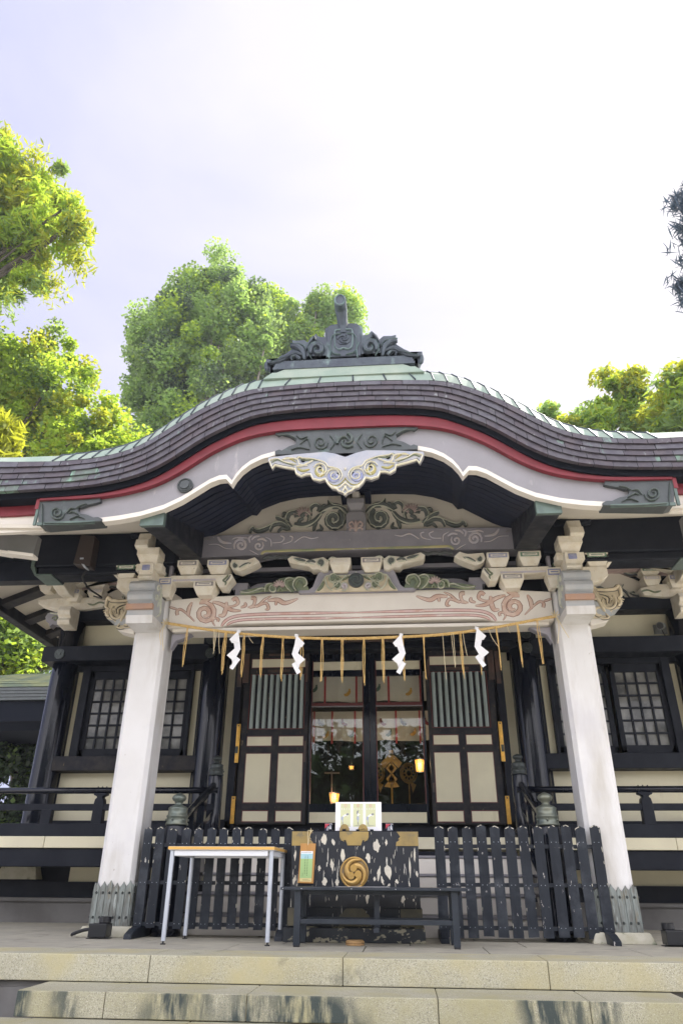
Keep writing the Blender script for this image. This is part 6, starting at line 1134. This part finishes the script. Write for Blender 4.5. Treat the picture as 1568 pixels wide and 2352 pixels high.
# bench
be=empty('long_bench',(.19,6.56,0),'dark grey painted bench standing in front of the money box','bench')
mb=MB(); mb.box(-.568,.942,6.32,6.80,.391,.414); mb.box(-.45,.86,6.40,6.46,.36,.391); O('bench_top',mb,'bench_paint',be,bevel=.004)
for x in(-.433,.81):
    for y in(6.35,6.73):
        mb=MB(); mb.box(x-.026,x+.026,y,y+.05,.012,.391); mb.box(x-.024,x+.024,y+.002,y+.048,0,.014,1); O('leg',mb,['bench_paint','rubber'],be,bevel=.003)
mb=MB(); mb.box(-.407,.784,6.36,6.39,.156,.190); mb.box(-.407,.784,6.74,6.77,.16,.19)
for x in(-.433,.81): mb.box(x-.02,x+.02,6.40,6.73,.15,.19)
O('stretcher',mb,'bench_paint',be,bevel=.003)
mb=MB(); mb.box(.17,.213,6.53,6.56,.10,.391); mb.box(.17,.213,6.39,6.74,.10,.135) ; O('centre_strut',mb,'bench_paint',be,bevel=.003)
mb=MB()
for x in(-.55,-.40,.0,.35,.7,.92): mb.disk(x,.402,.003,6.317,6.32,6)
mb.prism([(-.15,.415),(.30,.4155),(.30,.4165),(-.15,.4155)],6.5,6.7); O('paint_chips',mb,'paper',be)
# table
tb_=empty('white_table',(-1.09,6.75,0),'white topped work table with grey steel legs in front of the left fence','table')
mb=MB(); mb.box(-1.541,-.642,6.38,7.09,.683,.705,1); mb.box(-1.537,-.646,6.384,7.086,.705,.7065,0); mb.box(-1.535,-.648,6.386,7.08,.678,.683,0); O('table_top',mb,['table_white','table_edge'],tb_,bevel=.003)
mb=MB()
for y in(6.40,7.04): mb.box(-1.49,-.70,y,y+.02,.636,.677)
for x in(-1.52,-.685): mb.box(x,x+.02,6.43,7.03,.636,.677)
O('apron',mb,'table_white',tb_,bevel=.003)
for x in(-1.512,-.672):
    for y in(6.42,7.05):
        mb=MB(); mb.tube([(x,y,.025),(x,y,.677)],.0185,16,0); mb.tube([(x,y,.0),(x,y,.008)],.021,12,1); mb.tube([(x,y,.008),(x,y,.026)],.007,8,1); O('leg',mb,['steel','rubber'],tb_,smooth=False)
# ground floodlights
def flood(x,y,s_,lab):
    o=empty('ground_light',(x,y,0),lab,'light','black ground lights at the column feet')
    mb=MB(); mb.box(x-.08,x+.08,y-.07,y+.07,.012,.115); mb.box(x-.1,x+.1,y-.05,y+.05,0,.008); O('housing',mb,'plastic_black',o,bevel=.008)
    mb=MB(); mb.lathe([(.048,.115),(.052,.125),(.052,.165),(.046,.168)],x+.035*-s_,y,20); O('lamp_head',mb,'plastic_black',o)
    mb=MB(); mb.tube(cr([(x+s_*.08,y,.07),(x+s_*.16,y+.03,.06),(x+s_*.26,y+.06,.03),(x+s_*.29,y+.1,.02)],5),.014,8); O('cable',mb,'cord_black',o)
flood(-2.245,6.95,-1,'black ground light with a thick cable at the foot of the left column')
flood(2.62,6.95,1,'black ground light with a thick cable at the foot of the right column')
mb=MB(); mb.lathe([(.072,.0),(.076,.004),(.076,.012),(.070,.014),(.076,.017),(.076,.028),(.070,.030),(.066,.036)],.008,6.62,28); o=O('wooden_disc',mb,'disc_wood',None); tag(o,'round stacked wooden disc lying on the paving under the bench','disc')
# ================= NEIGHBOURING PAVILION, FENCE
pv=empty('small_pavilion',(-10.4,17,0),'small dark pavilion with a mossy green tiled roof at the left edge','pavilion')
mb=MB(); cx,cy=-9.4,19.0
def hip(mb,cx,cy,z0,z1,w0,w1,d0,d1,n,m):
    for i in range(n):
        t,t2=i/n,(i+1)/n; cv=lambda q:q**.78
        za=z0+(z1-z0)*cv(t)*1.0;zb_=z0+(z1-z0)*cv(t2)
        mb.frustum(cx,cy,za,zb_-.0,w0+(w1-w0)*t,w0+(w1-w0)*t2-.03,d0+(d1-d0)*t,d0+(d1-d0)*t2-.03,m)
hip(mb,cx,cy,4.72,5.45,5.0,1.2,4.2,1.2,9,0); pr=O('roof',mb,'pavilion_roof',pv)
mb=MB()
for i in range(4): mb.box(cx-2.5+.02*i,cx+2.5-.02*i,cy-2.1+.02*i,cy+2.1-.02*i,4.70-.075*i-.07,4.70-.075*i)
O('tile_edge',mb,'plate_copper',pr)
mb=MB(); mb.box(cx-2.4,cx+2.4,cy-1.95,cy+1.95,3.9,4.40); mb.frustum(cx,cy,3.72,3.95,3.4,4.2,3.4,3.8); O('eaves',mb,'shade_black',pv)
for x in(-1.8,1.8):
    for y in(-1.3,1.3): mb=MB(); mb.box(cx+x-.1,cx+x+.1,cy+y-.1,cy+y+.1,-.6,3.6); O('post',mb,'black_wood',pv)
fn=empty('wire_fence',(-9,11.5,-.6),'thin dark wire fence behind the veranda rail at far left','fence')
mb=MB()
for k in range(26): mb.box(-11.5+.2*k,-11.49+.2*k,11.5,11.51,-.6,1.55)
O('bars',mb,'camera_grey',fn)
mb=MB()
for z in(.3,.75,1.2,1.55): mb.box(-11.5,-6.45,11.49,11.52,z,z+.012)
O('rail',mb,'camera_grey',fn)
# ================= TREES
rng_=np.random.default_rng(5)
C0=Vector((CX,0,CH))
def pix(px,py,y):     # a point at depth y seen in the given direction of the fitted view
    d=f*1611.2+r2*(px-784)-u2*(py-1176); t=y/d.y; return C0+d*t
def tree(name,lab,cat,base,ells,nleaf,size,mats,wts,bark='bark',elong=1.0,droop=0.,clump=.75,ncl=None,limbs=14,trunk_r=.22,group=None,dens=.55,trunk=True,fork=None,zs=.62):
    o=empty(name,base,lab,cat,group)
    E=[(np.array(c,float),rr) for c,rr in ells]; W=np.array([rr**2.2 for _,rr in E]); W/=W.sum()
    V=sum(rr**2 for _,rr in E); ncl=ncl or int(max(30,dens*V/(clump**2)*4.0))
    cen=[]
    while len(cen)<ncl:
        i=rng_.choice(len(E),p=W); c,rr=E[i]; d=rng_.normal(size=3); d/=np.linalg.norm(d); q=c+d*rr*np.array([1,1,.92])*rng_.uniform(.45,1.0)**.6
        if rng_.random()<.22: q=c+d*rr*np.array([1,1,.92])*rng_.uniform(.95,1.2)
        cen.append(q)
    cen=np.array(cen); per=max(6,nleaf//ncl)
    n=ncl*per
    ci=np.repeat(np.arange(ncl),per)
    d=rng_.normal(size=(n,3)); d/=np.linalg.norm(d,axis=1)[:,None]
    rad=clump*rng_.uniform(.5,1.6,size=ncl)[ci]*rng_.uniform(0,1,size=n)**.6*1.15
    P=cen[ci]+d*rad[:,None]*np.array([1,1,zs]); P[:,2]-=droop*rad*1.2*rng_.uniform(0,1,n)
    # leaf frame
    nr=rng_.normal(size=(n,3))*.75+np.array([0,0,.9]); nr/=np.linalg.norm(nr,axis=1)[:,None]
    a=rng_.normal(size=(n,3)); a[:,2]-=droop*2.2; a-=nr*(a*nr).sum(1)[:,None]; a/=np.linalg.norm(a,axis=1)[:,None]
    b_=np.cross(nr,a); s=size*rng_.uniform(.6,1.25,size=n)
    la=a*(s*.5*elong)[:,None]; lb=b_*(s*.42/max(1,elong*.75))[:,None]
    VV=np.stack([P-la,P+lb*1.0-la*.1,P+la,P-lb-la*.1],axis=1).reshape(-1,3)
    me=bpy.data.meshes.new('crown'); me.vertices.add(n*4); me.loops.add(n*4); me.polygons.add(n)
    me.vertices.foreach_set('co',(VV-np.array(base)).astype(np.float32).ravel()); me.loops.foreach_set('vertex_index',np.arange(n*4,dtype=np.int32))
    me.polygons.foreach_set('loop_start',np.arange(0,n*4,4,dtype=np.int32))
    for q in mats: me.materials.append(MATS[q])
    cm=rng_.choice(len(mats),size=ncl,p=np.array(wts)/sum(wts)); mi=cm[ci]; sw=rng_.random(n)<.25; mi[sw]=rng_.choice(len(mats),size=sw.sum(),p=np.array(wts)/sum(wts))
    me.polygons.foreach_set('material_index',mi.astype(np.int32)); me.update(calc_edges=True); me.validate()
    oc_=bpy.data.objects.new('crown',me); COL.objects.link(oc_); oc_.parent=o
    cc=Vector(np.average(np.array([c for c,_ in E]),axis=0,weights=W)); rt=random.Random(len(name)+n)
    if trunk:
        mb=MB(); B=Vector(base); top=fork or Vector((B.x*.45+cc.x*.55,B.y*.45+cc.y*.55,B.z+(cc.z-B.z)*.78))
        p=[B,B.lerp(top,.35)+Vector((rt.uniform(-.15,.15),rt.uniform(-.1,.1),0)),B.lerp(top,.7)+Vector((rt.uniform(-.2,.2),0,0)),top]; q=cr([tuple(v_) for v_ in p],4)
        mb.tube(q,[trunk_r*(1.25-.5*i/(len(q)-1)) for i in range(len(q))],10)
        o2=obj('trunk',mb,bark,o,b=False,smooth=True)
        mb=MB(); idx=rng_.choice(ncl,size=min(limbs,ncl),replace=False)
        for k in idx:
            e=Vector(cen[k]); st=top.lerp(p[2],rt.uniform(0,1.2)); mid=st.lerp(e,.5)+Vector((rt.uniform(-.4,.4),rt.uniform(-.4,.4),rt.uniform(-.1,.5)))
            q=cr([tuple(st),tuple(mid),tuple(e)],5); r0=trunk_r*.42; mb.tube(q,[r0*(1-.85*i/(len(q)-1))+.008 for i in range(len(q))],6)
            for j in range(3):
                e2=Vector(cen[rng_.integers(ncl)])
                if (e2-e).length<clump*4.5:
                    m2=mid.lerp(e2,.5)+Vector((rt.uniform(-.2,.2),0,rt.uniform(-.1,.2))); q=cr([tuple(mid),tuple(m2),tuple(e2)],4); mb.tube(q,[r0*.5*(1-.8*i/(len(q)-1))+.006 for i in range(len(q))],5)
        obj('limbs',mb,bark,o,b=False,smooth=True)
    return o
def E_(L,y,dy=0): # ellipsoids from view directions at real distance y
    out=[]
    for e in L:
        px,py,rp=e[:3]; yd=y+(e[3] if len(e)>3 else 0); p=pix(px,py,yd); rr=rp*(p-C0).length/1611.2*1.0; out.append((tuple(p),rr*.92))
    return out
tree('zelkova_tree','tall tree with drooping yellow green leaves at upper left','tree',(-17,15,-.6),E_([(-90,485,180),(40,450,98),(5,385,50),(110,520,85),(150,520,50),(20,590,100),(60,660,40),(-70,585,110),(85,450,60)],14),60000,.125,['leaf_gold','leaf_lime','leaf_mid'],[4,4,2.4],elong=2.2,droop=.8,clump=.40,dens=.6,trunk_r=.3)
tree('drooping_tree','yellow leaved branch hanging in at the left edge above the roof','tree',(-10,11,-.6),E_([(0,980,32),(35,995,22),(-30,1000,45),(15,1025,18)],11),2600,.15,['leaf_gold'],[1],elong=2.6,droop=1.2,clump=.25,trunk_r=.12,limbs=5)
tree('ginkgo_tree','bright lime green ginkgo tree left of the gable','tree',(-14.0,19,-.6),E_([(120,900,110),(60,860,95),(185,945,85),(20,960,130),(225,1000,65),(130,800,45),(75,800,38),(290,1030,38),(200,880,40),(240,900,22),(-60,900,120),(180,1050,100)],18),60000,.14,['leaf_lime','leaf_mid','leaf_gold'],[6,2,2],clump=.38,dens=.55,zs=.9,trunk_r=.3)
tree('broadleaf_tree','large dense green tree directly behind the left half of the gable','tree',(-9.5,34,-.6),E_([(430,810,115),(480,700,80),(500,628,30),(497,592,13),(400,730,60),(380,880,85),(560,720,60),(560,830,90),(350,820,45),(600,770,45),(350,940,55),(445,668,34),(545,665,32),(340,750,30),(480,920,110),(585,690,30),(365,1000,60),(330,900,40),(345,870,45),(420,800,110),(520,750,90)],30),150000,.20,['leaf_haze','leaf_mid','leaf_deep','leaf_lime'],[5,3,1.6,1.4],bark='bark_pale',clump=.62,dens=.62,zs=1.25,trunk_r=.5,limbs=26)
tree('broadleaf_tree','lighter green tree behind the copper ridge ornament','tree',(-2.5,37,-.6),E_([(690,745,58),(750,715,46),(800,705,30),(680,810,75),(640,720,45),(800,765,28),(760,800,50),(640,790,60),(815,730,22),(700,830,70),(620,700,40)],34),52000,.20,['leaf_haze','leaf_mid','leaf_lime'],[4,2,2],bark='bark_pale',clump=.55,dens=.62,zs=1.25,trunk_r=.4,limbs=14)
tree('maple_tree','open green tree above the right slope of the roof','tree',(10.5,20,-.6),E_([(1330,945,42),(1400,915,50),(1395,868,24),(1400,892,34),(1445,895,38),(1458,862,18),(1345,900,20),(1500,960,75),(1290,915,14),(1262,955,22),(1345,875,10),(1520,1020,80),(1400,990,80),(1300,985,40)],18),24000,.135,['leaf_lime','leaf_haze','leaf_gold','leaf_mid'],[3,3,2.6,1.6],elong=1.8,droop=.35,clump=.33,dens=.42,trunk_r=.22,limbs=22)
tree('maple_tree','leafy tree filling the right edge just above the roof','tree',(14,18,-.6),E_([(1575,905,40),(1560,870,18),(1590,850,30),(1610,980,90),(1560,960,40)],16),9000,.16,['leaf_mid','leaf_lime','leaf_gold'],[3,3,2],elong=2.0,droop=.6,clump=.45,trunk_r=.2)
tree('willow_tree','narrow leaved branches coloured a dark backlit blue green at the upper right edge','tree',(13.5,13,-.6),E_([(1600,430,30),(1548,470,10),(1540,455,7),(1538,640,7),(1545,655,8),(1550,520,10),(1545,560,7),(1575,455,14),(1558,465,10),(1548,450,6),(1582,480,16),(1565,500,8),(1556,520,5),(1572,545,9),(1590,530,26),(1560,650,12),(1548,660,6),(1575,640,16),(1570,680,12),(1585,690,14),(1640,560,60)],12),4200,.10,['leaf_backlit'],[1],elong=3.6,droop=1.3,ncl=300,clump=.13,trunk_r=.18,limbs=9)
tree('garden_tree','sunlit green tree beyond the left eave and the pavilion roof','tree',(-11.2,24,-.6),E_([(30,1500,90),(85,1560,45),(-50,1450,150),(50,1440,60),(110,1500,40),(20,1590,60)],22),30000,.20,['leaf_lime','leaf_mid','leaf_gold'],[4,3,1.6],clump=.6,trunk_r=.25)
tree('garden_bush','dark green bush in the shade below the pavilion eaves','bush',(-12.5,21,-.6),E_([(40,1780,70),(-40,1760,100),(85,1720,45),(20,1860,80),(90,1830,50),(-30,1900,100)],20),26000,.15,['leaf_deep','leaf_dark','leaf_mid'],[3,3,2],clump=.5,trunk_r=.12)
# trees across the forecourt, mirrored in the door glass
for k,(x,y,h,rr) in enumerate(((-7.5,-17,7,3.6),(-1.5,-20,7.5,4.2),(5.5,-18,7,3.9),(12,-19,7,3.8),(-14,-20,7.5,4.2))):
    tree('forecourt_tree','green tree of the forecourt reflected in the door glass','tree',(x,y,-.6),[((x,y,h-3.6),rr),((x+1.5,y,h-5.2),rr*.8),((x-1.5,y,h-5.0),rr*.8)],9000,.55,['leaf_deep','leaf_dark'],[2,3],clump=1.0,dens=1.0,trunk_r=.3,limbs=6,group='trees across the forecourt')

# ================= AIR
mt=bpy.data.materials.new('haze_air'); mt.use_nodes=True; t=mt.node_tree; t.nodes.clear(); MATS['haze_air']=mt
o_=t.nodes.new('ShaderNodeOutputMaterial'); pv_=t.nodes.new('ShaderNodeVolumePrincipled'); pv_.inputs['Color'].default_value=(.85,.90,1,1); pv_.inputs['Density'].default_value=.0009; pv_.inputs['Anisotropy'].default_value=.3; t.links.new(pv_.outputs[0],o_.inputs['Volume'])
mb=MB(); mb.box(-305,305,-305,305,-2.0,38); hz=obj('haze',mb,'haze_air',None,b=False); hz['kind']='stuff'
